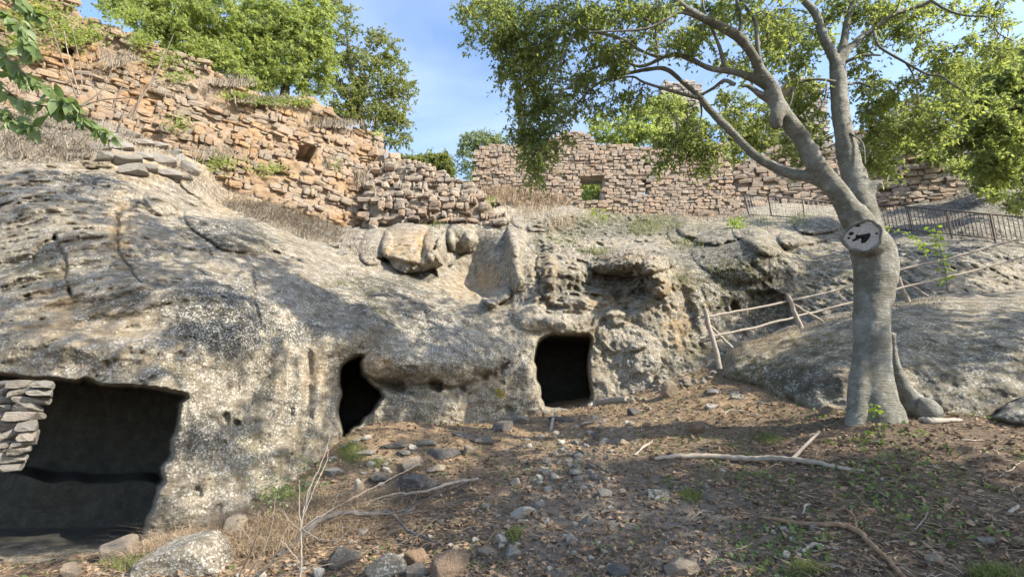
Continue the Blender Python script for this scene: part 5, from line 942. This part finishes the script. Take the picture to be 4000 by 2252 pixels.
k = r3.random(len(P)) < sstep(-.3, .3, n_) * (.12 + .5 * right) * (1 - pth); P = P[k]; n = len(P); dr = unit(np.c_[r3.normal(0, 1, (n, 2)), r3.uniform(.1, .9, n)]); V, F = leaves_mesh(P + [0, 0, .01], dr, r3.uniform(.025, .065, n), .65, r3, 0)
tag(obj('ground_weeds', V, [F], M['weed'], smooth=False), 'small green weeds sprouting in patches over the dirt slope', 'weeds', kind='stuff')
for i, (px, py, sx, sy, n, h, lab) in enumerate([(1370, 1775, 46, 40, 900, .12, 'bright green grass at the foot of the second chamber'), (2700, 1965, 40, 18, 500, .07, 'green grass clump beside the white stone on the slope'), (2010, 2120, 26, 20, 160, .10, 'small leafy green plant among white pebbles'), (1100, 1950, 90, 40, 500, .12, 'green grass beneath the bare thin stems'), (560, 2200, 140, 26, 900, .10, 'grass along the sill of the big dark chamber'), (3150, 2230, 70, 20, 500, .06, 'grass clump at the bottom edge right of centre'), (3000, 1700, 60, 20, 400, .06, 'weeds catching light left of the trunk base'), (3880, 2230, 90, 26, 500, .08, 'grass in the lower right corner'), (1480, 1810, 70, 20, 260, .07, 'thin grass between the dark stones')]):
    a, b = px + r2.normal(0, sx * .5, n), py + r2.normal(0, sy * .5, n); grass_patch('grass_tuft', lab, ghit(a, b), h, .007, 'grass_green', .8, 120 + i)
a, b = scatter_poly([(480, 2180), (640, 2090), (900, 2010), (1200, 1980), (1700, 1900), (1500, 2060), (1100, 2160), (700, 2220)], 5200, r2)
grass_patch('dry_stalks', 'reddish brown dead stalks flattened along the foot of the rock', ghit(a, b) + [0, 0, .01], .16, .006, 'straw', 2.4, 140, 1.2)

add_tree('bush', 'dark green thicket filling the lower half of the window opening from behind', 'bush', [at(2310, 860, 23), at(2310, 800, 23), at(2310, 760, 23)], [.05, .04, .03], [(2310, 765, 46, 40, 23, 3.0, .4), (2300, 720, 40, 26, 23.3, 1.6, .3)], 'leaf_main', dens=40, leaf=.18, seed=44, twig=.4)

add_tree('green_tree', 'hazy green tree high on the hillside in the upper right corner', 'tree', [at(3800, 560, 19), at(3800, 450, 19), at(3820, 320, 19)], [.2, .14, .1], [(3700, 330, 80, 50, 18.5, 1, .8), (3820, 300, 90, 60, 18.5, 1.2, .8), (3920, 230, 90, 60, 18.5, 1.2, .8), (3600, 400, 60, 40, 18.5, .9, .6), (4000, 330, 80, 80, 18.5, 1.2, .8), (3760, 420, 90, 50, 18.5, 1.2, .7), (3900, 430, 90, 50, 18.5, 1.2, .7)], 'leaf_sparse', dens=7, leaf=0.18, seed=45, twig=.6)
add_tree('bush', 'green bushes on the rocky hillside above the metal railing', 'bush', [at(3560, 700, 19), at(3560, 640, 19), at(3560, 600, 19)], [.08, .06, .04], [(3560, 560, 60, 30, 18.5, 1, .5), (3660, 600, 60, 30, 18, 1, .5), (3760, 640, 70, 30, 17, 1.2, .5), (3880, 700, 70, 40, 15.5, 1.3, .5), (3960, 600, 60, 50, 16, 1.3, .5)], 'leaf_main', dens=11, leaf=0.14, seed=46, twig=.5)
# ---------------------------------------------------------------- loose rocks
def rock_mesh(seed, sub=3, cuts=9, amp=.05, flat=1.0):
    q = np.random.default_rng(seed); bm = bmesh.new(); bmesh.ops.create_icosphere(bm, subdivisions=sub, radius=1); V = np.array([v.co[:] for v in bm.verts]); F = np.array([[v.index for v in f.verts] for f in bm.faces]); bm.free()
    N_ = unit(q.normal(0, 1, (cuts, 3))); dd = q.uniform(.42, .82, cuts); rr_ = np.ones(len(V)); 
    for nn, d in zip(N_, dd): c = V @ nn; rr_ = np.minimum(rr_, np.where(c > 1e-3, d / np.maximum(c, 1e-3), 9))
    V = V * rr_[:, None]; V = V * (1 + amp * fbm(V + seed, .6, 4, seed)[:, None] + .5 * amp * fbm(V + seed, .15, 2, seed)[:, None]); V[:, 2] *= flat; return V, F
RT = {}
def rock_obj(name, px, py, wpx, hpx, kind, label, seed, yaw=None, group=None, cat='rock', sub=3, dscale=.8, cliffy=False):
    P = ghit([px], [py + hpx * .35])[0]; d = P[1]; w = wpx * d / FPX / 2 / math.hypot(1, P[0] / d); h = hpx * d / FPX / 2
    key = (kind, seed % (14 if sub == 2 else 10 ** 6), sub)
    if key not in RT:
        V, F = rock_mesh(key[1] + 900, sub + (sub == 3), 9 + key[1] % 4, .07); V = V / np.abs(V).max(0); RT[key] = make_mesh('rock', V, [F], M['rock'] if kind == 'lichen' else M['rock_' + kind], False, dict(lichen=np.full(len(V), .95), dark=np.full(len(V), .35), warm=np.full(len(V), .1)) if kind == 'lichen' else None)
    o = link(name, RT[key]); o.location = P + np.array([0, w * .25, h * .45]); o.scale = (w, w * dscale, h * 1.12); o.rotation_euler = (random.uniform(-.12, .12), random.uniform(-.1, .1), yaw if yaw is not None else random.uniform(-.35, .35))
    return tag(o, label, cat, group)
NAMED = [
 (700, 2190, 430, 150, 'lichen', 'large flat lichen-spotted boulder at the bottom left corner of the picture', 1), (460, 2130, 175, 90, 'tan', 'tan wedge-shaped rock on the sill of the big dark chamber', 2), (835, 2120, 100, 60, 'tan', 'small knobbly tan rock behind the large flat boulder', 3), (265, 2225, 110, 60, 'tan', 'pale rock at the bottom edge left of the flat boulder', 4), (900, 2060, 130, 90, 'tan', 'tan rock half buried in dead stalks above the flat boulder', 5),
 (1490, 2222, 170, 100, 'lichen', 'rounded cream rock at the bottom edge beneath the fallen dark branch', 6), (1340, 2175, 130, 90, 'dark', 'blue-grey slab next to the rounded cream rock', 7), (1625, 2160, 105, 90, 'brown', 'dark brown square tufa rock near the bottom edge', 8), (1760, 2220, 150, 110, 'brown', 'orange-brown pointed tufa rock at the bottom edge', 9), (1240, 2225, 50, 60, 'white', 'white angular stone at the bottom edge left of the cream rock', 10), (1620, 2230, 90, 60, 'tan', 'grey-tan rock squeezed between the cream and orange rocks', 11),
 (1630, 1885, 185, 75, 'dark', 'long dark blue-grey slab lying just in the shade', 12), (1480, 1870, 85, 42, 'dark', 'small dark slab left of the long blue-grey slab', 13), (1590, 1945, 140, 30, 'dark', 'thin dark slab below the long blue-grey slab', 14), (1720, 1775, 150, 52, 'dark', 'long dark sunlit block beside the round brown stone', 15), (1828, 1758, 66, 60, 'tan', 'round brownish stone touching the long dark block', 16), (1600, 1815, 125, 56, 'tan', 'flat tan slab in front of the long dark block', 17), (1710, 1830, 90, 30, 'tan', 'low flat tan stone under the long dark block', 18),
 (1880, 1717, 110, 48, 'dark', 'dark wedge stone leaning below the big angular rock', 19), (1965, 1665, 92, 72, 'dark', 'big angular dark rock in the line of stones under the ledge', 20), (2030, 1645, 86, 46, 'grey', 'grey stone behind the big angular dark rock', 21), (2080, 1612, 100, 46, 'grey', 'dark grey stone at the left jamb of the third chamber', 22), (2190, 1645, 110, 30, 'dark', 'flat dark stone in front of the third chamber', 23), (2295, 1655, 70, 20, 'grey', 'thin flat stone right of the flat dark stone', 24),
 (1820, 1695, 110, 22, 'dark', 'thin dark flagstone left of the wedge stone', 25), (1425, 1772, 90, 30, 'grey', 'pinkish grey flat stone by the green grass', 26), (1530, 1742, 110, 22, 'dark', 'dark flat stone in straw above the white cobble', 27), (1612, 1747, 40, 32, 'white', 'small white cobble in the straw', 28), (1670, 1738, 80, 22, 'grey', 'flat grey stone right of the white cobble', 29), (1300, 1845, 90, 50, 'grey', 'pinkish grey rock at the edge of the shade near the bare stems', 30), (1395, 1880, 30, 28, 'white', 'white pebble-like stone left of the small dark slab', 31), (1400, 1910, 44, 40, 'tan', 'cream stone amid dead twigs', 32),
 (1205, 1900, 60, 30, 'dark', 'small bluish stone left of the bare stems', 33), (1580, 1768, 80, 22, 'grey', 'low grey stone behind the flat tan slab', 34), (2626, 1512, 86, 78, 'tan', 'warm tan block standing at the path side below the fence', 35), (2730, 1672, 82, 56, 'brown', 'isolated brown tufa rock sunlit on the slope left of the trunk', 36), (2480, 1605, 60, 40, 'dark', 'dark triangular stone below the lying log', 37), (2570, 1948, 96, 46, 'lichen', 'white rounded stone beside the green grass clump', 38), (2040, 2015, 86, 50, 'white', 'white rock in the middle of the bare dirt', 39), (2360, 1950, 60, 40, 'grey', 'grey lump right of the middle white rock', 40),
 (2300, 2050, 60, 40, 'grey', 'grey stone at the left of the bare path', 41), (2230, 2115, 52, 50, 'white', 'angular pale flake standing in the dirt path', 42), (2110, 1980, 50, 34, 'grey', 'bluish grey stone just above the middle white rock', 43), (2660, 2215, 150, 80, 'tan', 'tan rock at the bottom edge right of centre', 44), (2420, 2240, 90, 50, 'dark', 'dark stone tip at the bottom edge in the middle', 45), (2800, 1538, 70, 26, 'white', 'pale flat stone on the low slab left of the trunk', 46), (2690, 1480, 50, 22, 'tan', 'tan stone beside the warm block below the fence post', 47),
 (2575, 1490, 50, 26, 'tan', 'brown stone left of the warm tan block', 48), (2780, 1590, 60, 28, 'white', 'whitish stone in the sunlight left of the trunk', 49), (3250, 1608, 90, 50, 'tan', 'sunlit tan clod at the foot of the trunk on its left', 50), (3660, 2166, 80, 34, 'tan', 'smooth pale flake lying on the right of the slope', 51), (3870, 2105, 110, 20, 'grey', 'thin flat pale stone near the right edge', 52), (1960, 2120, 60, 40, 'white', 'white stone beside the small leafy plant', 53), (1905, 2160, 70, 40, 'tan', 'brownish square stone near the small leafy plant', 54), (2000, 2170, 60, 50, 'grey', 'light grey rock below the small leafy plant', 55),
 (1560, 2175, 50, 40, 'white', 'whitish lump behind the rounded cream rock', 56), (3490, 1640, 60, 20, 'white', 'white root-like piece of wood and stone under the trunk', 57)]
for (px, py, w, h, k, lab, sd) in NAMED: rock_obj('rock', px, py, w, h, k, lab, sd * 7 + 3)
# rubble in clusters
rq = np.random.default_rng(17)
def cluster(name, n, cx, cy, sx, sy, wr, kinds, label, group, pts=None, sub=2):
    for i in range(n):
        px, py = (cx + rq.normal(0, sx), cy + rq.normal(0, sy)) if pts is None else pts(i); w = rq.uniform(*wr) * rq.uniform(.7, 1.2); k = kinds[rq.integers(0, len(kinds))]
        word = {'grey': 'grey', 'dark': 'dark', 'white': 'whitish', 'tan': 'tan', 'brown': 'brown'}[k]; side = ''
        if pts is not None: side = ', ' + ('left' if px < 2560 else 'right' if px > 2700 else 'middle') + ' part'
        if pts is None: side = ', ' + ('far ' if abs(py - cy) > sy else '') + ('upper ' if py < cy else 'lower ') + ('left' if px < cx - .5 * sx else 'right' if px > cx + .5 * sx else 'middle') + ' part'
        lab = ('small ' if w < (wr[0] + wr[1]) / 2 else 'larger ') + word + ' ' + label + side
        rock_obj(name, px, py, w, w * rq.uniform(.5, .8), k, lab, int(rq.integers(0, 500)), group=group, sub=sub, cat='stone')
cluster('rubble_stone', 60, 2240, 1800, 95, 45, (18, 46), ['grey', 'grey', 'dark', 'white'], 'stone of the rubble heap on the slope', 'stones of the rubble heap on the slope')
cluster('rubble_stone', 34, 2300, 1700, 120, 36, (14, 38), ['tan', 'grey', 'white'], 'stone on the track up to the third chamber', 'stones on the track to the third chamber')
cluster('rubble_stone', 26, 2200, 1880, 100, 40, (20, 50), ['white', 'grey', 'tan'], 'stone just below the rubble heap', 'pale stones below the rubble heap')
cluster('pebble', 60, 2060, 2130, 170, 90, (12, 36), ['white', 'white', 'grey', 'tan'], 'stone on the bare dirt, bottom centre', 'pale stones at the bottom centre')
cluster('pebble', 40, 1500, 2080, 200, 80, (14, 40), ['tan', 'white', 'brown', 'grey'], 'stone under the fallen twigs', 'stones under the fallen twigs')
cluster('pebble', 34, 3100, 2020, 420, 140, (12, 38), ['grey', 'white', 'tan'], 'stone among the weeds at right', 'stones among the weeds on the right')
cluster('pebble', 30, 1450, 1810, 140, 50, (14, 36), ['tan', 'white', 'grey'], 'stone among the dark slabs', 'stones among the dark slabs')
cluster('pebble', 34, 0, 0, 0, 0, (14, 44), ['grey', 'tan', 'tan'], 'stone at the foot of the cliff near the fence', 'stones at the foot of the cliff', pts=lambda i: (lambda t: (2440 + 380 * t + rq.normal(0, 12), 1560 - 120 * t + rq.normal(0, 12)))(rq.random()))
cluster('pebble', 24, 2800, 1620, 170, 40, (12, 34), ['tan', 'white', 'brown'], 'stone in the sunlit strip left of trunk', 'stones in the sunlit strip')
cluster('pebble', 24, 700, 2225, 260, 22, (14, 40), ['tan', 'grey', 'white'], 'stone by the sill of the big chamber', 'stones by the chamber sill')
# gravel too small and too many to count
P = ground_scatter(7000, r3, 2.8, 12); tV, tF = rock_mesh(5, 1, 6); nT = len(tV); s = r3.uniform(.005, .020, len(P)) * (1 + .6 * (r3.random(len(P)) < .06)); ang_ = r3.uniform(0, 6.28, len(P)); c, q = np.cos(ang_), np.sin(ang_)
X_ = tV[None, :, 0] * s[:, None]; Y_ = tV[None, :, 1] * s[:, None] * .75; Z_ = tV[None, :, 2] * s[:, None] * .6
VV = np.stack([P[:, None, 0] + X_ * c[:, None] - Y_ * q[:, None], P[:, None, 1] + X_ * q[:, None] + Y_ * c[:, None], P[:, None, 2] + Z_], -1).reshape(-1, 3); FF = (tF[None] + (np.arange(len(P)) * nT)[:, None, None]).reshape(-1, 3)
tag(obj('gravel', VV, [FF], M['rock_tan'], smooth=False), 'loose gravel and crumbs of tufa strewn over the dirt', 'gravel', kind='stuff')
# ---------------------------------------------------------------- fallen branches, log, sticks
def ground_stick(name, label, pts, mat, cat='branch', lift=.5, forks=(), sides=8, jit=.12, group=None):
    """pts: (px, py, half width px, lift above ground in m)"""
    a = np.array(pts, float); P = ghit(a[:, 0], a[:, 1]); P[:, 2] += a[:, 3]; rad = a[:, 2] * P[:, 1] / FPX; P[:, 2] += rad * lift; root = thing(name, label, cat, P[0], group)
    Q = spline(np.c_[P, rad], 7); Q[:, :3] += r3.normal(0, .004, (len(Q), 3)); A = Acc(); A.tube(Q[:, :3], np.maximum(Q[:, 3], .0015), sides, jit); A.obj('stem', M[mat], root)
    for f in forks:
        a = np.array(f, float); P2 = ghit(a[:, 0], a[:, 1]); P2[:, 2] += a[:, 3]; rad = a[:, 2] * P2[:, 1] / FPX; Q = spline(np.c_[P2, rad], 6); A = Acc(); A.tube(Q[:, :3], np.maximum(Q[:, 3], .0012), 6, jit); A.obj('fork', M[mat], root)
    return root
ground_stick('fallen_branch', 'long bleached branch with an upturned fork across the right slope', [(2560, 1812, 7, .02), (2650, 1800, 9, .02), (2780, 1788, 10, .03), (2900, 1786, 10, .03), (3040, 1800, 11, .03), (3180, 1826, 9, .02), (3300, 1850, 6, .01), (3380, 1858, 4, .01)], 'branch_pale', forks=[[(3095, 1806, 7, .03), (3150, 1780, 6, .09), (3212, 1750, 5, .17)], [(3180, 1826, 6, .03), (3260, 1840, 5, .02), (3380, 1862, 3, .02)]])
ground_stick('fallen_branch', 'brown stripped branch running down to the lower right corner', [(2980, 2036, 5, .01), (3120, 2060, 8, .01), (3270, 2075, 9, .02), (3350, 2095, 11, .02), (3400, 2135, 9, .02), (3470, 2190, 8, .02), (3540, 2260, 8, .02)], 'branch_brown', forks=[[(3400, 2170, 7, .01), (3470, 2215, 7, .01), (3540, 2280, 6, .01)], [(3350, 2095, 4, .03), (3345, 2060, 3, .06), (3300, 2030, 2, .08)]])
ground_stick('fallen_branch', 'dark knotty branch lying over the dead twigs bottom left of centre', [(1180, 2110, 8, .10), (1240, 2085, 10, .12), (1330, 2066, 9, .14), (1430, 2062, 8, .14), (1520, 2050, 6, .13), (1580, 2085, 5, .10), (1640, 2115, 5, .08), (1730, 2140, 3, .06)], 'branch_dark', forks=[[(1430, 2062, 4, .14), (1560, 2050, 3, .16), (1700, 2000, 2, .2), (1860, 1950, 1.4, .22)], [(1240, 2085, 6, .12), (1150, 2130, 7, .05), (1080, 2170, 7, .02)]])
ground_stick('fallen_branch', 'grey arching stick with a cut end above the twig tangle', [(1440, 1975, 3, .05), (1540, 1965, 4, .10), (1650, 1955, 5, .12), (1760, 1925, 6, .10), (1870, 1900, 5, .06)], 'branch_pale')
ground_stick('log', 'short thick barkless log lying at the right of the third chamber', [(2340, 1572, 12, .01), (2380, 1568, 14, .01), (2450, 1562, 14, .01)], 'branch_pale', 'log', sides=12, jit=.04)
ground_stick('stick', 'short white stick standing bent in the dirt below the third chamber', [(2150, 1688, 6, .0), (2162, 1660, 6, .06), (2176, 1645, 4, .1)], 'twig_pale', 'stick')
ground_stick('stick', 'small forked pale stick near the dark triangular stone', [(2480, 1790, 3, .0), (2520, 1760, 4, .03), (2550, 1745, 3, .03)], 'twig_pale', 'stick')
ground_stick('stick', 'pale knobbly root piece lying right of the trunk foot', [(3600, 1660, 8, .02), (3640, 1668, 12, .02), (3700, 1665, 9, .02), (3760, 1655, 6, .02)], 'twig_pale', 'stick')
ground_stick('stick', 'curved pale stick near the sparkling scrap on the right slope', [(3135, 2170, 6, .01), (3180, 2148, 7, .02), (3230, 2150, 5, .01), (3280, 2158, 3, .01)], 'branch_pale', 'stick')
ground_stick('stick', 'hooked brown stick above the brown stripped branch', [(3140, 2020, 3, .01), (3150, 1995, 4, .02), (3165, 1985, 3, .02)], 'twig_pale', 'stick')
ground_stick('stick', 'thin bent white stick in the light left of the isolated brown rock', [(2830, 1630, 2, .03), (2850, 1615, 2.5, .04), (2900, 1612, 2.5, .02), (2960, 1625, 2, .01)], 'twig_pale', 'stick')
ground_stick('stick', 'straight pale stick by the right edge of the slope', [(3940, 2030, 5, .01), (3960, 2018, 6, .01), (3990, 2005, 5, .02)], 'branch_pale', 'stick')
for i in range(26):
    px, py = (rq.uniform(2600, 3950), rq.uniform(1700, 2230)); L = rq.uniform(40, 130); an_ = rq.normal(.12, .35)
    ground_stick('stick', '%s dead twig lying on the %s %s of the right slope' % (('brown', 'bleached')[i % 2], 'upper' if py < 1850 else 'middle' if py < 2050 else 'lower', 'left' if px < 3000 else 'middle' if px < 3500 else 'far right'), [(px, py, 2, .005), (px + L * .5, py + L * .5 * math.sin(an_) + rq.normal(0, 5), 2.4, .015), (px + L * math.cos(an_), py + L * math.sin(an_), 1.4, .01)], ['twig', 'branch_pale'][i % 2], 'stick', sides=5, group='thin twigs on the right slope')
for i, (px, py) in enumerate([(3095, 2118)]):
    P = ghit([px], [py])[0]; A = Acc(); q = np.random.default_rng(9); V = q.normal(0, .012, (14, 3)) * [1.8, .8, .8] + P + [0, 0, .02]; A.add(V, [(a, a + 1, a + 2) for a in range(12)]); tag(A.obj('foil_scrap', M['tinsel'], smooth=False), 'tiny bluish shiny scrap on the right slope', 'litter scrap')
# bare thin shrub in the foreground and its twigs
def bare_shrub(name, label, base, stems, mat, r0, cat='bare shrub'):
    root = thing(name, label, cat, at(*base))
    for s in stems:
        P = spline([at(*q[:3]) for q in s], 7); P = P + r3.normal(0, .003, P.shape); A = Acc(); A.tube(P, np.linspace(r0 * s[0][3], r0 * s[-1][3], len(P)), 6, .08); A.obj('stem', M[mat], root)
    return root
bare_shrub('bare_shrub', 'cluster of tall pale leafless stems standing at the bottom left', (1170, 2255, 4.0), [
 [(1172, 2290, 4.0, 1.3), (1178, 2180, 4.0, 1.2), (1176, 2070, 4.0, 1.1), (1190, 1980, 4.0, .9), (1215, 1890, 4.05, .7), (1260, 1800, 4.1, .5), (1290, 1700, 4.15, .3)], [(1176, 2070, 4.0, .8), (1170, 1950, 3.95, .6), (1170, 1870, 3.9, .4)], [(1190, 2000, 4.0, .7), (1230, 1900, 4.0, .5), (1275, 1800, 4.1, .4), (1282, 1720, 4.15, .2)], [(1178, 2060, 4, .6), (1290, 1990, 4.1, .5), (1420, 1920, 4.3, .4), (1560, 1850, 4.5, .3), (1640, 1810, 4.6, .2)],
 [(1176, 2075, 4, .5), (1130, 2030, 3.9, .4), (1100, 1990, 3.9, .2)], [(1178, 2060, 4, .5), (1240, 2100, 3.9, .6), (1300, 2110, 3.9, .5), (1350, 2095, 3.9, .3)], [(1195, 1980, 4, .4), (1220, 1880, 4, .3), (1245, 1840, 4, .2)], [(1172, 2200, 4, .5), (1110, 2120, 3.9, .4), (1080, 2107, 3.9, .3)]], 'twig_pale', .0065)
bare_shrub('bare_shrub', 'fan of thin brown dead stems leaning at the bottom left beside the flat boulder', (960, 2255, 4.3), [
 [(940, 2290, 4.3, 1), (1010, 2180, 4.3, .9), (1060, 2060, 4.3, .7), (1080, 1920, 4.3, .4)], [(960, 2270, 4.3, 1), (1060, 2190, 4.3, .8), (1120, 2060, 4.3, .5)], [(930, 2260, 4.3, .9), (1000, 2100, 4.3, .7), (1010, 1990, 4.3, .4)], [(960, 2290, 4.2, .9), (1120, 2150, 4.2, .7), (1260, 2050, 4.3, .5), (1380, 1990, 4.4, .3)], [(990, 2290, 4.2, .8), (1150, 2230, 4.2, .6), (1300, 2200, 4.2, .4)], [(1000, 2240, 4.3, .6), (980, 2120, 4.3, .5), (940, 2050, 4.3, .3)]], 'twig', .008)
bare_shrub('bare_shrub', 'row of tall bare saplings in front of the left part of the ochre wall', (480, 430, 10.4), [
 [(500, 460, 10.8, 1.6), (560, 370, 11, 1.2), (610, 290, 11.2, .9), (650, 200, 11.4, .6), (680, 130, 11.5, .3)], [(440, 420, 10.5, 1), (480, 330, 10.6, .8), (520, 250, 10.8, .4)], [(300, 380, 9.8, 1), (250, 250, 9.8, .8), (210, 130, 9.9, .5), (180, 40, 10, .3)], [(310, 370, 9.8, .8), (270, 230, 9.8, .7), (250, 120, 9.9, .4)], [(320, 330, 9.8, .7), (310, 240, 9.8, .5), (280, 100, 9.9, .3)], [(290, 430, 9.8, .9), (380, 395, 9.9, .7), (520, 380, 10, .5)], [(520, 470, 10.8, 1.2), (540, 400, 10.9, .9), (560, 330, 11, .5)], [(290, 430, 9.6, 1), (400, 350, 9.9, .7), (440, 260, 10, .3)], [(610, 290, 11.2, .6), (640, 215, 11.3, .5), (690, 200, 11.3, .2)], [(430, 420, 10.4, .6), (360, 330, 10.3, .4), (340, 240, 10.3, .2)], [(660, 500, 12, .7), (690, 420, 12, .5), (740, 330, 12.2, .2)], [(600, 480, 11.6, .7), (640, 400, 11.6, .5), (650, 340, 11.7, .2)]], 'twig', .022)
# tangle of fine twigs
A = Acc()
for i in range(150):
    px, py = rq.normal(1430, 190), rq.normal(2055, 60); P = ghit([px], [py])[0]; L = rq.uniform(.2, .8); d = unit(np.array([rq.normal(.7, .5), rq.normal(.1, .6), rq.uniform(0, .25)])); k = np.linspace(0, 1, 5)[:, None]
    A.tube(P + [0, 0, rq.uniform(0, .14)] + d * L * k + r3.normal(0, .012, (5, 3)) + [0, 0, .08] * (k * (1 - k) * 2), np.linspace(.0032, .0012, 5), 4, cap=False)
tag(A.obj('twig_tangle', M['twig']), 'tangle of fine dead twigs over the stones bottom left of centre', 'twigs', kind='stuff')
sapling('small_shrub', 'low dark green sprigs against the lit rock left of the bare stems', [(1060, 1990, 5.9), (1062, 1920, 5.9), (1050, 1860, 5.9)], .22, 150, 'leaf_near', .045, .004, 25, 'shrub')
sapling('small_shrub', 'leafy shrub at the foot of the rock behind the bare stems', [(1180, 1960, 6.2), (1200, 1870, 6.2), (1230, 1790, 6.3)], .26, 160, 'leaf_near', .045, .004, 26, 'shrub')
sapling('yellow_plant', 'small mustard yellow plant growing on the pale rock ledge', [(1955, 1560, 9.75), (1955, 1540, 9.7), (1958, 1520, 9.7)], .10, 120, 'leaf_mustard', .05, .003, 27, 'plant')
sapling('fern', 'green fern on the collapsed rubble wall', [(1700, 770, 16.2), (1710, 760, 16.1), (1720, 752, 16.0)], .22, 60, 'leaf_bright', .12, .01, 28, 'fern')
sapling('fern', 'bright green plant at the right end of the collapsed rubble wall', [(1905, 800, 16.5), (1905, 785, 16.4), (1908, 770, 16.4)], .25, 80, 'leaf_bright', .12, .01, 29, 'fern')
sapling('small_shrub', 'small green shoots beneath the window opening', [(2318, 850, 18.4), (2318, 835, 18.4), (2318, 815, 18.4)], .12, 40, 'leaf_yellow', .12, .01, 30, 'shoots'); sapling('small_shrub', 'tall green shoot right below the window corner', [(2357, 870, 18.2), (2357, 845, 18.2), (2357, 815, 18.2)], .12, 40, 'leaf_yellow', .12, .01, 32, 'shoots')
sapling('vine', 'dark green creeper seen through the window opening', [(2270, 850, 20.9), (2300, 790, 20.9), (2345, 745, 20.9)], .75, 900, 'leaf_main', .16, .01, 33, 'creeper')
# ---------------------------------------------------------------- wooden pole fence
def pole(name, a, b, ra, rb, parent, mat='wood', d_a=None):
    A = Acc(); P = np.linspace(np.array(a), np.array(b), 9); P[1:-1] += r3.normal(0, .008, (7, 3)); A.tube(P, np.linspace(ra, rb, 9), 10, .07); return A.obj(name, M[mat], parent)
FD = [min(9.8, float(np.min(chit([3700, 3760], [1010, 1070])[:, 1])) - .35), min(9.8, float(np.min(chit([3980, 4040, 3900], [933, 990, 960])[:, 1])) - .35)]
fence = thing('pole_fence', 'rustic fence of peeled wooden poles climbing the slope behind the trunk', 'fence', at(2800, 1420, 9.55))
pole('post', at(2812, 1440, 9.45), at(2753, 1208, 9.42), .052, .046, fence); pole('post', at(3138, 1300, 9.72), at(3078, 1156, 9.74), .050, .044, fence); pole('post', at(3560, 1210, 9.9), at(3502, 1072, 9.95), .050, .044, fence)
pole('brace', at(2860, 1358, 9.4), at(2765, 1262, 9.55), .030, .028, fence); pole('brace', at(3215, 1258, 9.7), at(3090, 1180, 9.9), .032, .028, fence); pole('brace', at(3625, 1158, 9.8), at(3505, 1080, 10.05), .032, .03, fence)
for pts in ([(2722, 1242, 9.5), (2900, 1214, 9.7), (3078, 1176, 9.85), (3330, 1117, 9.95)], [(2730, 1322, 9.5), (2900, 1290, 9.6), (3110, 1236, 9.8), (3330, 1180, 9.9)], [(3330, 1117, 9.85), (3510, 1055, 9.85), (3700, 1010, FD[0]), (3980, 933, FD[1])], [(3330, 1180, 9.8), (3530, 1122, 9.8), (3750, 1070, FD[0] - .05), (4050, 990, FD[1])], [(2735, 1332, 9.56), (2790, 1326, 9.6), (2840, 1316, 9.62)]):
    A = Acc(); P = spline([at(*p) for p in pts], 6); P += r3.normal(0, .006, P.shape); A.tube(P - [0, .05, 0], np.linspace(.027, .022, len(P)), 10, .12); A.obj('rail', M['wood'], fence)
A = Acc(); p0, p1 = at(2760, 1250, 9.57), at(2770, 1285, 9.56); A.tube([p0, p1], .05, 10); o = A.obj('paint_mark', M['red'], fence); o['label'] = 'red painted band on the first post'
# ---------------------------------------------------------------- metal railings
def railing(label, top, bot, n, mat_bar, mat_rail, posts):
    root = thing('metal_railing', label, 'railing', at(*bot[0])); T = spline([at(*p) for p in top], 12); Bm = spline([at(*p) for p in bot], 12)
    A = Acc(); A.tube(T, .026, 6); A.obj('top_rail', M[mat_rail], root); A = Acc(); A.tube(Bm, .018, 6); A.obj('bottom_rail', M[mat_rail], root)
    A = Acc(); A.tube([(0, 0, 0), (0, 0, 1)], 1, 6); bar = make_mesh('baluster', A.verts(), A.faces(), M[mat_bar]); base = np.array(root.location)
    def pick(C, t): x = t * (len(C) - 1); k = min(int(x), len(C) - 2); return C[k] + (C[k + 1] - C[k]) * (x - k)
    for i in range(n):
        t = (i + .5) / n; a, b = pick(Bm, t), pick(T, t); o = link('baluster', bar, root); o.location = a - base; v = Vector(b - a); o.rotation_euler = v.to_track_quat('Z', 'Y').to_euler(); o.scale = (.011, .011, v.length)
    for i in range(posts + 1):
        t = i / posts; a, b = pick(Bm, t), pick(T, t); a = a - (b - a) * .18; A = Acc(); A.tube([a, b], .026, 6); A.obj('post', M[mat_rail], root)
    return root
RA1 = [(2905, 760, 2925, 838), (3060, 772, 3070, 846), (3300, 795, 3310, 870)]
railing('thin pale metal railing left of the trunk in front of the rough wall', [(a, b, float(chit([a2], [b2])[0, 1]) - .3) for a, b, a2, b2 in RA1], [(a2, b2, float(chit([a2], [b2])[0, 1]) - .3) for a, b, a2, b2 in RA1], 26, 'steel', 'steel_dark', 3)
RA2 = [(3380, 792, 3400, 884), (3600, 812, 3620, 905), (3800, 830, 3820, 925), (4080, 852, 4098, 950)]
railing('dark metal railing running to the right edge behind the trunk', [(a, b, float(chit([a2], [b2])[0, 1]) - .35) for a, b, a2, b2 in RA2], [(a2, b2, float(chit([a2], [b2])[0, 1]) - .35) for a, b, a2, b2 in RA2], 44, 'steel_dark', 'steel_dark', 4)
